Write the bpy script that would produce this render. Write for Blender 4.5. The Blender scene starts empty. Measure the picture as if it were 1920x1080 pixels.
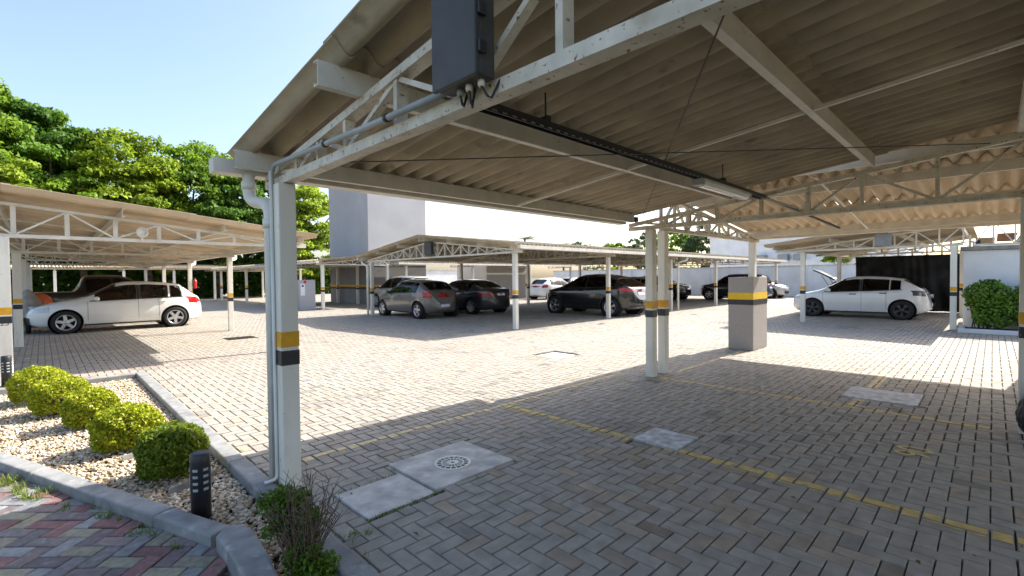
import bpy, bmesh, math, random
import numpy as np
from mathutils import Matrix, Vector, Quaternion

random.seed(11)
rng = np.random.default_rng(11)
S = bpy.context.scene
COL = S.collection

# ------------------------------------------------------------------ camera
CAMR = np.array([[0.7112416, 0.0231035, -0.7025679],
                 [-0.7028643, 0.0079790, -0.7112792],
                 [-0.0108273, 0.9997012, 0.0219136]])
cd = bpy.data.cameras.new("camera")
cd.sensor_width = 36.0
cd.lens = 891.0 / 1920.0 * 36.0
cd.clip_start = 0.05
cd.clip_end = 2000.0
cam = bpy.data.objects.new("camera", cd)
COL.objects.link(cam)
m4 = Matrix([list(r) for r in CAMR]).to_4x4()
m4.translation = Vector((0, 0, 1.5))
cam.matrix_world = m4
S.camera = cam


def project(p):
    d = np.asarray(p, float) - np.array([0, 0, 1.5])
    c = d @ CAMR
    z = -c[..., 2]
    return 960 + 891 * c[..., 0] / z, 540 - 891 * c[..., 1] / z, z


# ------------------------------------------------------------------ sky, sun, exposure
SUN = Vector((1.1, -0.15, 1.0)).normalized()
SUN_EL = math.asin(SUN.z)
SUN_AZ = math.atan2(SUN.x, SUN.y)
wd = bpy.data.worlds.new("World")
S.world = wd
wd.use_nodes = True
nt = wd.node_tree
bg = nt.nodes["Background"]
sky = nt.nodes.new("ShaderNodeTexSky")
sky.sky_type = 'NISHITA'
sky.sun_disc = False
sky.sun_elevation = SUN_EL
sky.sun_rotation = SUN_AZ
sky.altitude = 20.0
sky.air_density = 1.0
sky.dust_density = 3.0
sky.ozone_density = 1.0
nt.links.new(sky.outputs[0], bg.inputs[0])
bg.inputs[1].default_value = 0.135
sd = bpy.data.lights.new("sun", 'SUN')
sd.energy = 4.3
sd.angle = math.radians(0.55)
sd.color = (1.0, 0.945, 0.86)
so = bpy.data.objects.new("sun", sd)
COL.objects.link(so)
so.rotation_euler = (-SUN).to_track_quat('-Z', 'Y').to_euler()
so.location = (20, -5, 30)
S.view_settings.view_transform = 'Standard'
S.view_settings.look = 'None'
S.view_settings.gamma = 1.0
S.view_settings.exposure = 1.36
S.render.engine = 'CYCLES'
S.cycles.use_denoising = True
S.cycles.max_bounces = 7
S.cycles.diffuse_bounces = 5
S.cycles.glossy_bounces = 3
S.cycles.transmission_bounces = 4
S.cycles.transparent_max_bounces = 6
S.cycles.sample_clamp_indirect = 8.0
S.cycles.caustics_reflective = False
S.cycles.caustics_refractive = False


# ------------------------------------------------------------------ materials
MATS = {}


def mat(name, base, rough=0.6, metal=0.0, amt=0.12, nscale=6.0, bump=0.0, bscale=40.0, col2=None, th=(0.5, 0.7), c2scale=3.0,
        stretch=(1, 1, 1), coords='pos', coat=0.0, attr=None, objcol=False, transl=0.0, spec=0.5, col3=None, c3scale=30.0, th3=(0.6, 0.7)):
    """procedural material: base colour, mottling, a second wear colour with its own shape, fine relief"""
    if name in MATS:
        return MATS[name]
    m = bpy.data.materials.new(name)
    m.use_nodes = True
    n, l = m.node_tree.nodes, m.node_tree.links
    p = n["Principled BSDF"]
    p.inputs["Roughness"].default_value = rough
    p.inputs["Metallic"].default_value = metal
    p.inputs["Specular IOR Level"].default_value = spec
    if coat:
        p.inputs["Coat Weight"].default_value = coat
        p.inputs["Coat Roughness"].default_value = 0.04
    if coords == 'pos':
        src = n.new("ShaderNodeNewGeometry").outputs["Position"]
    else:
        src = n.new("ShaderNodeTexCoord").outputs["Object"]
    mp = n.new("ShaderNodeMapping")
    mp.inputs["Scale"].default_value = stretch
    l.new(src, mp.inputs["Vector"])
    vec = mp.outputs[0]

    def noise(sc, det=4.0):
        t = n.new("ShaderNodeTexNoise")
        t.inputs["Scale"].default_value = sc
        t.inputs["Detail"].default_value = det
        l.new(vec, t.inputs["Vector"])
        return t.outputs["Fac"]

    def mix(a, b, fac, mode='MIX'):
        x = n.new("ShaderNodeMix")
        x.data_type = 'RGBA'
        x.blend_type = mode
        for sock, v in ((x.inputs[6], a), (x.inputs[7], b)):
            if isinstance(v, tuple):
                sock.default_value = (*v, 1)
            else:
                l.new(v, sock)
        if isinstance(fac, float):
            x.inputs[0].default_value = fac
        else:
            l.new(fac, x.inputs[0])
        return x.outputs[2]

    def ramp(v, lo, hi):
        r = n.new("ShaderNodeMapRange")
        r.inputs["From Min"].default_value = lo
        r.inputs["From Max"].default_value = hi
        l.new(v, r.inputs["Value"])
        return r.outputs[0]

    col = tuple(base)
    if attr:
        a = n.new("ShaderNodeAttribute")
        a.attribute_name = attr
        col = a.outputs["Color"]
    if objcol:
        col = n.new("ShaderNodeObjectInfo").outputs["Color"]
    if amt:
        dark = mix(col, tuple([max(0.0, 1 - 2.2 * amt)] * 3), 1.0, 'MULTIPLY')
        lite = mix(col, tuple([1 + 1.2 * amt] * 3), 1.0, 'MULTIPLY')
        col = mix(dark, lite, ramp(noise(nscale, 6.0), 0.3, 0.7))
    if col2:
        col = mix(col, tuple(col2), ramp(noise(c2scale, 5.0), *th))
    if col3:
        col = mix(col, tuple(col3), ramp(noise(c3scale, 3.0), *th3))
    if isinstance(col, tuple):
        p.inputs["Base Color"].default_value = (*col, 1)
    else:
        l.new(col, p.inputs["Base Color"])
    if bump:
        b = n.new("ShaderNodeBump")
        b.inputs["Strength"].default_value = bump
        b.inputs["Distance"].default_value = 0.01
        l.new(noise(bscale, 5.0), b.inputs["Height"])
        l.new(b.outputs[0], p.inputs["Normal"])
    if transl:
        tr = n.new("ShaderNodeBsdfTranslucent")
        ms = n.new("ShaderNodeMixShader")
        ms.inputs[0].default_value = transl
        if isinstance(col, tuple):
            tr.inputs[0].default_value = (*col, 1)
        else:
            l.new(col, tr.inputs[0])
        l.new(p.outputs[0], ms.inputs[1])
        l.new(tr.outputs[0], ms.inputs[2])
        l.new(ms.outputs[0], n["Material Output"].inputs["Surface"])
    MATS[name] = m
    return m


def glass(name, tint):
    """tinted car glass: part mirror at grazing angles, otherwise lets the tinted cabin show"""
    m = bpy.data.materials.new(name)
    m.use_nodes = True
    n, l = m.node_tree.nodes, m.node_tree.links
    n.remove(n["Principled BSDF"])
    t = n.new("ShaderNodeBsdfTransparent")
    t.inputs[0].default_value = (*tint, 1)
    gl = n.new("ShaderNodeBsdfGlossy")
    gl.inputs["Roughness"].default_value = .02
    fr = n.new("ShaderNodeFresnel")
    fr.inputs[0].default_value = 1.6
    ms = n.new("ShaderNodeMixShader")
    l.new(fr.outputs[0], ms.inputs[0])
    l.new(t.outputs[0], ms.inputs[1])
    l.new(gl.outputs[0], ms.inputs[2])
    l.new(ms.outputs[0], n["Material Output"].inputs["Surface"])
    return m


M_PAVER = mat("paver_field", (.3, .29, .27), .85, amt=.10, nscale=9, bump=.35, bscale=180, attr="Col", col2=(.10, .095, .09), th=(.60, .9), c2scale=.55, col3=(.13, .12, .105), c3scale=1.9, th3=(.66, .78))
M_PAVER1 = mat("paver_single", (.3, .29, .27), .85, amt=.10, nscale=9, bump=.35, bscale=180, objcol=True, col2=(.10, .095, .09), th=(.60, .9), c2scale=.55, col3=(.13, .12, .105), c3scale=1.9, th3=(.66, .78))
M_PATHP = mat("path_paver", (.3, .2, .18), .85, amt=.14, nscale=25, bump=.4, bscale=200, objcol=True, col3=(.27, .27, .26), c3scale=14, th3=(.58, .85))
M_JOINT = mat("joint_sand", (.115, .102, .078), .95, amt=.3, nscale=30, col2=(.07, .085, .04), th=(.55, .7), c2scale=1.2)
M_SOIL = mat("soil", (.12, .09, .065), .95, amt=.3, nscale=5)
M_TERRAIN = mat("terrain", (.16, .145, .115), .95, amt=.3, nscale=.6, col2=(.07, .09, .04), th=(.45, .6), c2scale=.15)
M_SLAB = mat("concrete_slab", (.60, .575, .53), .85, amt=.16, nscale=7, bump=.25, bscale=90, col2=(.44, .425, .40), th=(.5, .75), c2scale=5)
M_SLAB2 = mat("concrete_slab_bluish", (.55, .565, .59), .8, amt=.2, nscale=12, bump=.25, bscale=90, col2=(.30, .31, .325), th=(.5, .75), c2scale=7)
M_KERB = mat("kerb_grey_paint", (.25, .252, .245), .7, amt=.14, nscale=8, bump=.25, bscale=60, col2=(.36, .36, .34), th=(.60, .72), c2scale=11)
M_PEB = mat("pebble", (.4, .33, .25), .7, amt=.08, nscale=60, attr="Col")
M_LINE = mat("worn_yellow_paint", (.60, .44, .15), .8, amt=.12, nscale=20, col2=(.30, .27, .20), th=(.56, .68), c2scale=9)
M_LINEW = mat("worn_pale_paint", (.64, .51, .29), .8, amt=.12, nscale=20, col2=(.28, .27, .24), th=(.58, .70), c2scale=7)
M_WHITE = mat("cream_steel_paint", (.69, .645, .555), .5, amt=.07, nscale=5, col2=(.50, .44, .35), th=(.58, .85), c2scale=3.0, col3=(.30, .16, .07), c3scale=42, th3=(.69, .75))
M_RUST = mat("cream_steel_rusty", (.67, .615, .505), .55, amt=.09, nscale=9, col2=(.42, .34, .24), th=(.55, .8), c2scale=6.0, col3=(.22, .10, .04), c3scale=46, th3=(.62, .70))
M_POST = mat("white_post_paint", (.78, .745, .655), .5, amt=.05, nscale=3, col2=(.55, .51, .43), th=(.55, .85), c2scale=5.0, stretch=(1, 1, .35), col3=(.36, .27, .18), c3scale=48, th3=(.70, .75))
M_YEL = mat("band_yellow", (.72, .36, .012), .5, amt=.08, nscale=12)
M_BLK = mat("band_black", (.022, .022, .024), .5, amt=.1, nscale=12, col3=(.5, .5, .48), c3scale=70, th3=(.70, .73))
M_SHEET = mat("fibre_cement", (.46, .385, .275), .92, amt=.12, nscale=5.0, bump=.2, bscale=60, col2=(.31, .25, .17), th=(.5, .85), c2scale=2.4, stretch=(1, .45, 1), col3=(.20, .17, .12), c3scale=9, th3=(.64, .80))
M_SHEETL = mat("fibre_cement_lit", (.62, .505, .365), .9, amt=.07, nscale=3.0, bump=.2, bscale=60, col2=(.50, .375, .24), th=(.5, .85), c2scale=1.6)  # lighter copy of the sheet, light bounced off the ground mixed into its colour
M_PVC = mat("pvc_white", (.77, .745, .66), .45, amt=.05, nscale=4)
M_GREYPIPE = mat("grey_conduit", (.36, .385, .38), .4, amt=.08, nscale=8)
M_BLACKP = mat("black_plastic", (.020, .022, .026), .42, amt=.1, nscale=8)
M_BOX = mat("charcoal_box", (.060, .058, .056), .6, amt=.12, nscale=6)
M_BOXG = mat("grey_box", (.25, .27, .29), .5, amt=.08)
M_STEEL = mat("dark_steel", (.05, .042, .036), .5, metal=.4, amt=.2, nscale=20)
M_GALV = mat("galvanised", (.5, .5, .5), .35, metal=.8, amt=.1)
M_LAMPW = mat("lamp_white", (.75, .76, .72), .4, amt=.04)
M_DIFF = mat("lamp_diffuser", (.82, .82, .78), .2, amt=.03)
M_TYRE = mat("tyre_rubber", (.018, .018, .019), .8, amt=.15, nscale=20, coords='obj')
M_RIM = mat("alloy_rim", (.62, .63, .65), .28, metal=.85, amt=.04, coords='obj')
M_RIMD = mat("dark_rim", (.07, .072, .078), .35, metal=.6, amt=.05, coords='obj')
M_WELL = mat("wheel_well", (.012, .012, .013), .9, amt=.1, coords='obj')
M_GLASS = glass("tinted_glass", (.25, .285, .29))
M_GLASSD = glass("dark_glass", (.13, .14, .145))
M_RED = mat("tail_lamp_red", (.42, .012, .014), .18, amt=.1, nscale=30, coords='obj', coat=.6)
M_CLEAR = mat("head_lamp", (.62, .64, .66), .12, amt=.15, nscale=40, coords='obj', coat=.8)
M_DLAMP = mat("smoked_lamp", (.045, .06, .075), .12, amt=.3, nscale=30, coords='obj', coat=.8)
M_PLATE = mat("plate_white", (.75, .76, .76), .5, amt=.06, coords='obj')
M_PLATEB = mat("plate_blue", (.03, .1, .35), .5, amt=.05, coords='obj')
M_TRIM = mat("black_trim", (.02, .02, .021), .55, amt=.08, coords='obj')
M_SEAT = mat("car_interior", (.06, .058, .055), .9, amt=.15, coords='obj')
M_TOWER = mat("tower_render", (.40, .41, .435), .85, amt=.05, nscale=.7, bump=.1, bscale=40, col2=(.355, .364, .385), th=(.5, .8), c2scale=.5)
M_TOWERD = mat("tower_render_shaded", (.25, .248, .252), .85, amt=.06, nscale=1.5)  # darker tower grey: the shade on the lower wall is put into the colour
M_BEIGE = mat("beige_render", (.50, .47, .43), .85, amt=.05, nscale=1.0)
M_WALLW = mat("white_wall", (.74, .745, .75), .8, amt=.05, nscale=1.2, col2=(.60, .60, .59), th=(.55, .85), c2scale=.8)
M_BOXSTONE = mat("plinth_texture_paint", (.36, .333, .312), .9, amt=.03, nscale=14, bump=.3, bscale=90)
M_PYEL = mat("plinth_yellow", (.80, .52, .012), .6, amt=.04, bump=.3, bscale=70)
M_CLOTH = mat("black_shade_cloth", (.018, .018, .019), .9, amt=.4, nscale=2.5)
M_COVER = mat("grey_cover_fabric", (.36, .35, .32), .7, amt=.12, nscale=4)
M_ORANGE = mat("orange_plastic", (.62, .13, .03), .5, amt=.12, nscale=6)
M_REDP = mat("red_enamel", (.55, .02, .015), .35, amt=.05)
M_BARK = mat("bark", (.12, .095, .07), .95, amt=.35, nscale=5, bump=.5, bscale=20)
M_TWIG = mat("twig", (.16, .105, .07), .9, amt=.3, nscale=30)
M_TERR = mat("terracotta", (.33, .16, .09), .9, amt=.25, nscale=8)


def leafmat(name, c1, c2, tr=.35):
    """leaves: two greens chosen leaf by leaf"""
    m = bpy.data.materials.new(name)
    m.use_nodes = True
    n, l = m.node_tree.nodes, m.node_tree.links
    p = n["Principled BSDF"]
    p.inputs["Roughness"].default_value = .55
    p.inputs["Specular IOR Level"].default_value = .3
    a = n.new("ShaderNodeAttribute")
    a.attribute_name = "tint"
    x = n.new("ShaderNodeMix")
    x.data_type = 'RGBA'
    x.inputs[6].default_value = (*c1, 1)
    x.inputs[7].default_value = (*c2, 1)
    l.new(a.outputs["Fac"], x.inputs[0])
    l.new(x.outputs[2], p.inputs["Base Color"])
    t = n.new("ShaderNodeBsdfTranslucent")
    l.new(x.outputs[2], t.inputs[0])
    ms = n.new("ShaderNodeMixShader")
    ms.inputs[0].default_value = tr
    l.new(p.outputs[0], ms.inputs[1])
    l.new(t.outputs[0], ms.inputs[2])
    l.new(ms.outputs[0], n["Material Output"].inputs["Surface"])
    return m


L_BUSHY = leafmat("leaf_golden", (.15, .22, .012), (.52, .54, .025))
L_BUSHG = leafmat("leaf_bush_green", (.05, .11, .012), (.30, .36, .03))
L_SHRUB = leafmat("leaf_shrub", (.05, .13, .012), (.20, .30, .03))
L_HEDGE = leafmat("leaf_hedge", (.06, .15, .018), (.24, .40, .05))
L_TREE = [leafmat("leaf_tree_a", (.05, .12, .012), (.27, .42, .03), .45),
          leafmat("leaf_tree_b", (.08, .15, .013), (.40, .52, .035), .45),
          leafmat("leaf_tree_c", (.035, .095, .016), (.18, .33, .035), .45),
          leafmat("leaf_tree_d", (.10, .18, .018), (.42, .52, .045), .42)]
L_FAR = leafmat("leaf_far", (.04, .08, .03), (.14, .19, .07))
L_GRASS = leafmat("leaf_grass", (.09, .15, .02), (.26, .30, .05))


# ------------------------------------------------------------------ mesh helpers
class MB:
    def __init__(s):
        s.v, s.f, s.sm = [], [], []

    def add(s, verts, faces, smooth=False):
        o = len(s.v)
        s.v += [tuple(map(float, p)) for p in verts]
        s.f += [tuple(i + o for i in f) for f in faces]
        s.sm += [smooth] * len(faces)
        return s

    def box(s, x0, x1, y0, y1, z0, z1):
        return s.add([(x0, y0, z0), (x1, y0, z0), (x1, y1, z0), (x0, y1, z0), (x0, y0, z1), (x1, y0, z1), (x1, y1, z1), (x0, y1, z1)],
                     [(0, 3, 2, 1), (4, 5, 6, 7), (0, 1, 5, 4), (1, 2, 6, 5), (2, 3, 7, 6), (3, 0, 4, 7)])

    def bbox(s, x0, x1, y0, y1, z0, z1, b=.01):
        """box with bevelled edges"""
        bm = bmesh.new()
        bmesh.ops.create_cube(bm, size=1.0)
        bmesh.ops.scale(bm, vec=(x1 - x0, y1 - y0, z1 - z0), verts=bm.verts)
        bmesh.ops.translate(bm, vec=((x0 + x1) / 2, (y0 + y1) / 2, (z0 + z1) / 2), verts=bm.verts)
        bmesh.ops.bevel(bm, geom=bm.edges[:], offset=b, segments=2, affect='EDGES', profile=.5)
        bm.verts.index_update()
        s.add([v.co for v in bm.verts], [tuple(v.index for v in f.verts) for f in bm.faces])
        bm.free()
        return s

    def tube(s, path, r, n=10, cap=True):
        path = [Vector(p) for p in path]
        rings = []
        N = len(path)
        up = None
        for i, p in enumerate(path):
            t = (path[min(i + 1, N - 1)] - path[max(i - 1, 0)]).normalized()
            if up is None:
                up = t.orthogonal().normalized()
            else:
                up = (up - t * up.dot(t))
                up = up.normalized() if up.length > 1e-6 else t.orthogonal().normalized()
            b = t.cross(up)
            rr = r[i] if isinstance(r, (list, tuple)) else r
            rings.append([p + (up * math.cos(a) + b * math.sin(a)) * rr for a in [2 * math.pi * k / n for k in range(n)]])
        V = [v for ring in rings for v in ring]
        F = [(i * n + k, i * n + (k + 1) % n, (i + 1) * n + (k + 1) % n, (i + 1) * n + k) for i in range(N - 1) for k in range(n)]
        if cap:
            F += [tuple(range(n))[::-1], tuple((N - 1) * n + k for k in range(n))]
        return s.add(V, F, True)

    def lathe(s, prof, n=24, axis='z', c=(0, 0, 0)):
        V, F = [], []
        for r, h in prof:
            for k in range(n):
                a = 2 * math.pi * k / n
                x, y = r * math.cos(a), r * math.sin(a)
                if axis == 'z':
                    V.append((c[0] + x, c[1] + y, c[2] + h))
                else:
                    V.append((c[0] + x, c[1] + h, c[2] + y))
        m = len(prof)
        for i in range(m - 1):
            for k in range(n):
                F.append((i * n + k, i * n + (k + 1) % n, (i + 1) * n + (k + 1) % n, (i + 1) * n + k))
        return s.add(V, F, True)

    def beam(s, p0, p1, w, h):
        p0, p1 = Vector(p0), Vector(p1)
        t = (p1 - p0).normalized()
        ref = Vector((0, 0, 1)) if abs(t.z) < .95 else Vector((1, 0, 0))
        a = t.cross(ref).normalized() * w / 2
        b = a.normalized().cross(t).normalized() * h / 2
        V = [p0 - a - b, p0 + a - b, p0 + a + b, p0 - a + b, p1 - a - b, p1 + a - b, p1 + a + b, p1 - a + b]
        return s.add(V, [(0, 1, 2, 3)[::-1], (4, 5, 6, 7), (0, 1, 5, 4), (1, 2, 6, 5), (2, 3, 7, 6), (3, 0, 4, 7)])

    def mesh(s, name, m):
        me = bpy.data.meshes.new(name)
        me.from_pydata(s.v, [], s.f)
        me.polygons.foreach_set("use_smooth", s.sm)
        bm = bmesh.new()
        bm.from_mesh(me)
        bmesh.ops.recalc_face_normals(bm, faces=bm.faces)
        bm.to_mesh(me)
        bm.free()
        if m:
            me.materials.append(m)
        return me

    def build(s, name, m, parent=None):
        return link(name, s.mesh(name, m), parent)


def link(name, me, parent=None):
    """one object; verts given in world space, placed under a thing that stands at parent.location (no rotation)"""
    o = bpy.data.objects.new(name, me)
    COL.objects.link(o)
    if parent is not None:
        o.parent = parent
        off = Vector((0, 0, 0))
        q = parent
        while q is not None:
            off += Vector(q.location)
            q = q.parent
        o.location = -off
    return o


def tag(o, label=None, cat=None, group=None, kind=None):
    if label:
        o["label"] = label
    if cat:
        o["category"] = cat
    if group:
        o["group"] = group
    if kind:
        o["kind"] = kind
    return o


def thing(name, label, cat, loc=(0, 0, 0), rz=0.0, group=None, sc=1.0):
    o = bpy.data.objects.new(name, None)
    o.empty_display_size = .2
    COL.objects.link(o)
    o.location = loc
    o.rotation_euler = (0, 0, rz)
    o.scale = (sc, sc, sc)
    return tag(o, label, cat, group)


def sub_empty(name, parent):
    o = bpy.data.objects.new(name, None)
    o.empty_display_size = .1
    COL.objects.link(o)
    o.parent = parent
    o.location = (0, 0, 0)
    return o


_unit = {}


def unit_mesh(m):
    if m.name not in _unit:
        _unit[m.name] = MB().box(-.5, .5, -.5, .5, -.5, .5).mesh("bar_" + m.name, m)
    return _unit[m.name]


def bar(name, p0, p1, w, h, m, parent):
    """straight steel section between two points; shares one unit mesh per material"""
    p0, p1 = Vector(p0), Vector(p1)
    t = p1 - p0
    L = t.length
    x = t.normalized()
    ref = Vector((0, 0, 1)) if abs(x.z) < .97 else Vector((0, 1, 0))
    y = ref.cross(x).normalized()
    z = x.cross(y)
    o = bpy.data.objects.new(name, unit_mesh(m))
    COL.objects.link(o)
    off = Vector((0, 0, 0))
    q = parent
    while q is not None:
        off += Vector(q.location)
        q = q.parent
    rot = Matrix((x, y, z)).transposed().to_4x4()
    o.parent = parent
    o.matrix_basis = Matrix.Translation((p0 + p1) / 2 - off) @ rot @ Matrix.Diagonal((L, w, h, 1))
    return o


def quads(name, Q, m, parent=None, tint=None, smooth=False):
    """many separate quads at once, Q is (N,4,3)"""
    Q = np.asarray(Q, np.float32)
    N = len(Q)
    me = bpy.data.meshes.new(name)
    me.vertices.add(4 * N)
    me.vertices.foreach_set("co", Q.reshape(-1))
    me.loops.add(4 * N)
    me.loops.foreach_set("vertex_index", np.arange(4 * N, dtype=np.int32))
    me.polygons.add(N)
    me.polygons.foreach_set("loop_start", np.arange(0, 4 * N, 4, dtype=np.int32))
    me.update(calc_edges=True)
    if tint is not None:
        at = me.attributes.new("tint", 'FLOAT', 'POINT')
        at.data.foreach_set("value", np.repeat(np.asarray(tint, np.float32), 4))
    me.materials.append(m)
    return link(name, me, parent)


def unitv(n):
    v = rng.normal(size=(n, 3))
    return v / np.linalg.norm(v, axis=1, keepdims=True)


def leaf_quads(P, size, outward=None, bias=.6, aspect=.55, droop=0.0):
    """diamond leaves at points P"""
    n = len(P)
    nrm = unitv(n)
    if outward is not None:
        nrm = nrm + outward * bias
        nrm /= np.linalg.norm(nrm, axis=1, keepdims=True)
    a = np.cross(nrm, unitv(n))
    a /= np.linalg.norm(a, axis=1, keepdims=True) + 1e-9
    b = np.cross(nrm, a)
    sz = size * (.65 + .7 * rng.random(n))[:, None]
    tip = a * sz
    side = b * sz * aspect
    lift = nrm * sz * .18
    Q = np.stack([P - tip * .5, P + side * .5 + lift, P + tip * .5 - np.array([0, 0, droop]) * sz, P - side * .5 + lift], 1)
    return Q



# ================================================================== GROUND
def sheet(name, x0, x1, y0, y1, z, m, parent=None):
    return MB().add([(x0, y0, z), (x1, y0, z), (x1, y1, z), (x0, y1, z)], [(0, 1, 2, 3)]).build(name, m, parent)


o = sheet("ground", -700, 900, -700, 900, -.14, M_TERRAIN)
tag(o, kind="structure", label="bare earth and scrub ground reaching the horizon", cat="ground")

# courtyard: sand bed, real pavers near the camera, the same pavers as a pattern farther out
PX0, PX1, PY0, PY1 = 1.175, 25.0, -3.0, 23.0
bed = MB()
for (x0, x1, y0, y1) in ((1.12, 60, -12, 9.8), (-8, 60, 9.8, 60)):
    bed.add([(x0, y0, -.022), (x1, y0, -.022), (x1, y1, -.022), (x0, y1, -.022)], [(0, 1, 2, 3)])
pavement = bed.build("pavement", M_JOINT)
tag(pavement, "grey concrete block paving of the car park laid in herringbone", "pavement", kind="structure")


def far_paving_mat():
    m = bpy.data.materials.new("paving_far")
    m.use_nodes = True
    n, l = m.node_tree.nodes, m.node_tree.links
    p = n["Principled BSDF"]
    p.inputs["Roughness"].default_value = .88
    g = n.new("ShaderNodeNewGeometry")
    b = n.new("ShaderNodeTexBrick")
    b.inputs["Color1"].default_value = (.345, .314, .266, 1)
    b.inputs["Color2"].default_value = (.318, .289, .245, 1)
    b.inputs["Mortar"].default_value = (.10, .094, .08, 1)
    b.inputs["Scale"].default_value = 1.0
    b.inputs["Mortar Size"].default_value = .006
    b.inputs["Brick Width"].default_value = .2
    b.inputs["Row Height"].default_value = .1
    l.new(g.outputs["Position"], b.inputs["Vector"])
    l.new(b.outputs["Color"], p.inputs["Base Color"])
    return m


FARP = MB()
for (x0, x1, y0, y1) in ((PX1, 60, -12, 60), (-8, PX1, PY1, 60), (-8, -1.6, 9.8, PY1)):
    FARP.add([(x0, y0, -.001), (x1, y0, -.001), (x1, y1, -.001), (x0, y1, -.001)], [(0, 1, 2, 3)])
o = FARP.build("distant_paving", far_paving_mat(), pavement)
o["kind"] = "stuff"

# slabs let into the paving: (x0,x1,y0,y1)
SLABS = dict(grate=(1.945, 2.725, 2.755, 3.42), plain=(1.405, 1.925, 2.72, 3.20), mid=(3.83, 4.27, 1.89, 2.33), far=(6.94, 7.64, .58, 1.31),
             patch=(6.72, 7.40, 5.62, 6.28), slot=(3.30, 3.98, 13.5, 14.1))
HOLES = list(SLABS.values()) + [(9.95, 10.73, 3.33, 3.77)]
LINES = {  # painted bay lines: (x0,x1,y0,y1), colour
    "front": (1.45, 6.35, 3.975, 4.07, 1), "near": (3.77, 3.89, -.25, 3.97, 0), "next": (6.39, 6.50, -.15, 3.45, 0),
    "cross": (6.52, 8.95, 1.05, 1.16, 1), "side": (6.95, 9.85, 3.42, 3.50, 1),
    "m_a": (9.9, 23.0, 9.95, 10.03, 1), "m_b": (12.2, 12.28, 10.05, 14.0, 1), "m_c": (14.5, 14.58, 10.05, 14.0, 1),
    "l_a": (-.3, 3.9, 13.35, 13.43, 1), "l_b": (-.3, 3.9, 18.3, 18.38, 1), "l_c": (-.3, 3.9, 15.9, 15.98, 1), "r_a": (17.3, 24.0, 4.3, 4.38, 1)}
u = .1
cells = []
for i in range(int(-1.6 / u), int(PX1 / u)):
    for j in range(int(PY0 / u), int(PY1 / u)):
        k = (i + j) % 4
        if k == 0:
            cells.append((i * u, (i + 2) * u, j * u, (j + 1) * u, 0))
        elif k == 2:
            cells.append((i * u, (i + 1) * u, j * u, (j + 2) * u, 1))
cells = np.array(cells)
# the paved outline
cx, cy = (cells[:, 0] + cells[:, 1]) / 2, (cells[:, 2] + cells[:, 3]) / 2
near_zone = cy < 9.72
cells[near_zone, 0] = np.maximum(cells[near_zone, 0], PX0)
keep = (cells[:, 1] - cells[:, 0] > .02)
cells, cx, cy = cells[keep], cx[keep], cy[keep]
clipped = np.zeros(len(cells), bool)
clipped |= (cells[:, 1] - cells[:, 0] < .099) | ((cells[:, 4] == 0) & (cells[:, 1] - cells[:, 0] < .199))
alive = np.ones(len(cells), bool)
for (x0, x1, y0, y1) in HOLES:
    ov = (cells[:, 0] < x1) & (cells[:, 1] > x0) & (cells[:, 2] < y1) & (cells[:, 3] > y0)
    for q in np.where(ov)[0]:
        a0, a1, b0, b1 = cells[q, :4]
        opts = []
        if a0 < x0: opts.append(((x0 - a0) * (b1 - b0), 1, x0))
        if a1 > x1: opts.append(((a1 - x1) * (b1 - b0), 0, x1))
        if b0 < y0: opts.append(((y0 - b0) * (a1 - a0), 3, y0))
        if b1 > y1: opts.append(((b1 - y1) * (a1 - a0), 2, y1))
        if not opts or max(opts)[0] < .0015:
            alive[q] = False
        else:
            _, ix, val = max(opts)
            cells[q, ix] = val
            clipped[q] = True
cells, clipped = cells[alive], clipped[alive]
NP = len(cells)
# a paver's own colour: mostly grey, some warm ones in drifts, a few dark
cx, cy = (cells[:, 0] + cells[:, 1]) / 2, (cells[:, 2] + cells[:, 3]) / 2
base = np.tile(np.array([.345, .314, .266]), (NP, 1)) * (.93 + .14 * rng.random(NP))[:, None]
drift = .5 + .5 * np.sin(cx * 1.3 + 1.7 * np.sin(cy * .9)) * np.cos(cy * 1.1 - cx * .5)
warm = rng.random(NP) < (.04 + .10 * np.clip(drift - .45, 0, 1) + .22 * (((cx - 3.2) ** 2 + (cy - 1.6) ** 2) < 1.7))
base[warm] = np.array([.36, .295, .225]) * (.88 + .24 * rng.random(warm.sum()))[:, None]
dk = rng.random(NP) < .03
base[dk] *= .72
# reddish band of pavers that crosses the drive near the planting bed
red = (cx < 7) & (cy > 9.9) & (cy < 11.0) & (rng.random(NP) < .75)
base[red] = np.array([.36, .305, .258]) * (.85 + .3 * rng.random(red.sum()))[:, None]
tz = rng.normal(0, .0011, NP)
tilt = rng.normal(0, .0035, (NP, 2))
U_, V_, D_ = project(np.stack([cx, cy, np.zeros(NP)], 1))
inview = (D_ > .5) & (U_ > 10) & (U_ < 1910) & (V_ < 1075) & ~clipped
order = np.argsort(np.where(inview, D_, 1e9))[:300]
single = np.zeros(NP, bool)
single[order] = True


def paver_mesh(w, d, name, m, g=.0032, bv=.0045, dep=.03):
    x, y = w / 2 - g, d / 2 - g
    mb = MB()
    for s_, z in ((0, -dep), (0, -bv), (bv, 0)):
        mb.v += [(-x + s_, -y + s_, z), (x - s_, -y + s_, z), (x - s_, y - s_, z), (-x + s_, y - s_, z)]
    for r in (0, 4):
        mb.f += [(r + k, r + (k + 1) % 4, r + 4 + (k + 1) % 4, r + 4 + k) for k in range(4)]
    mb.f.append((8, 9, 10, 11))
    mb.sm = [False] * len(mb.f)
    return mb.mesh(name, m)


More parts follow.
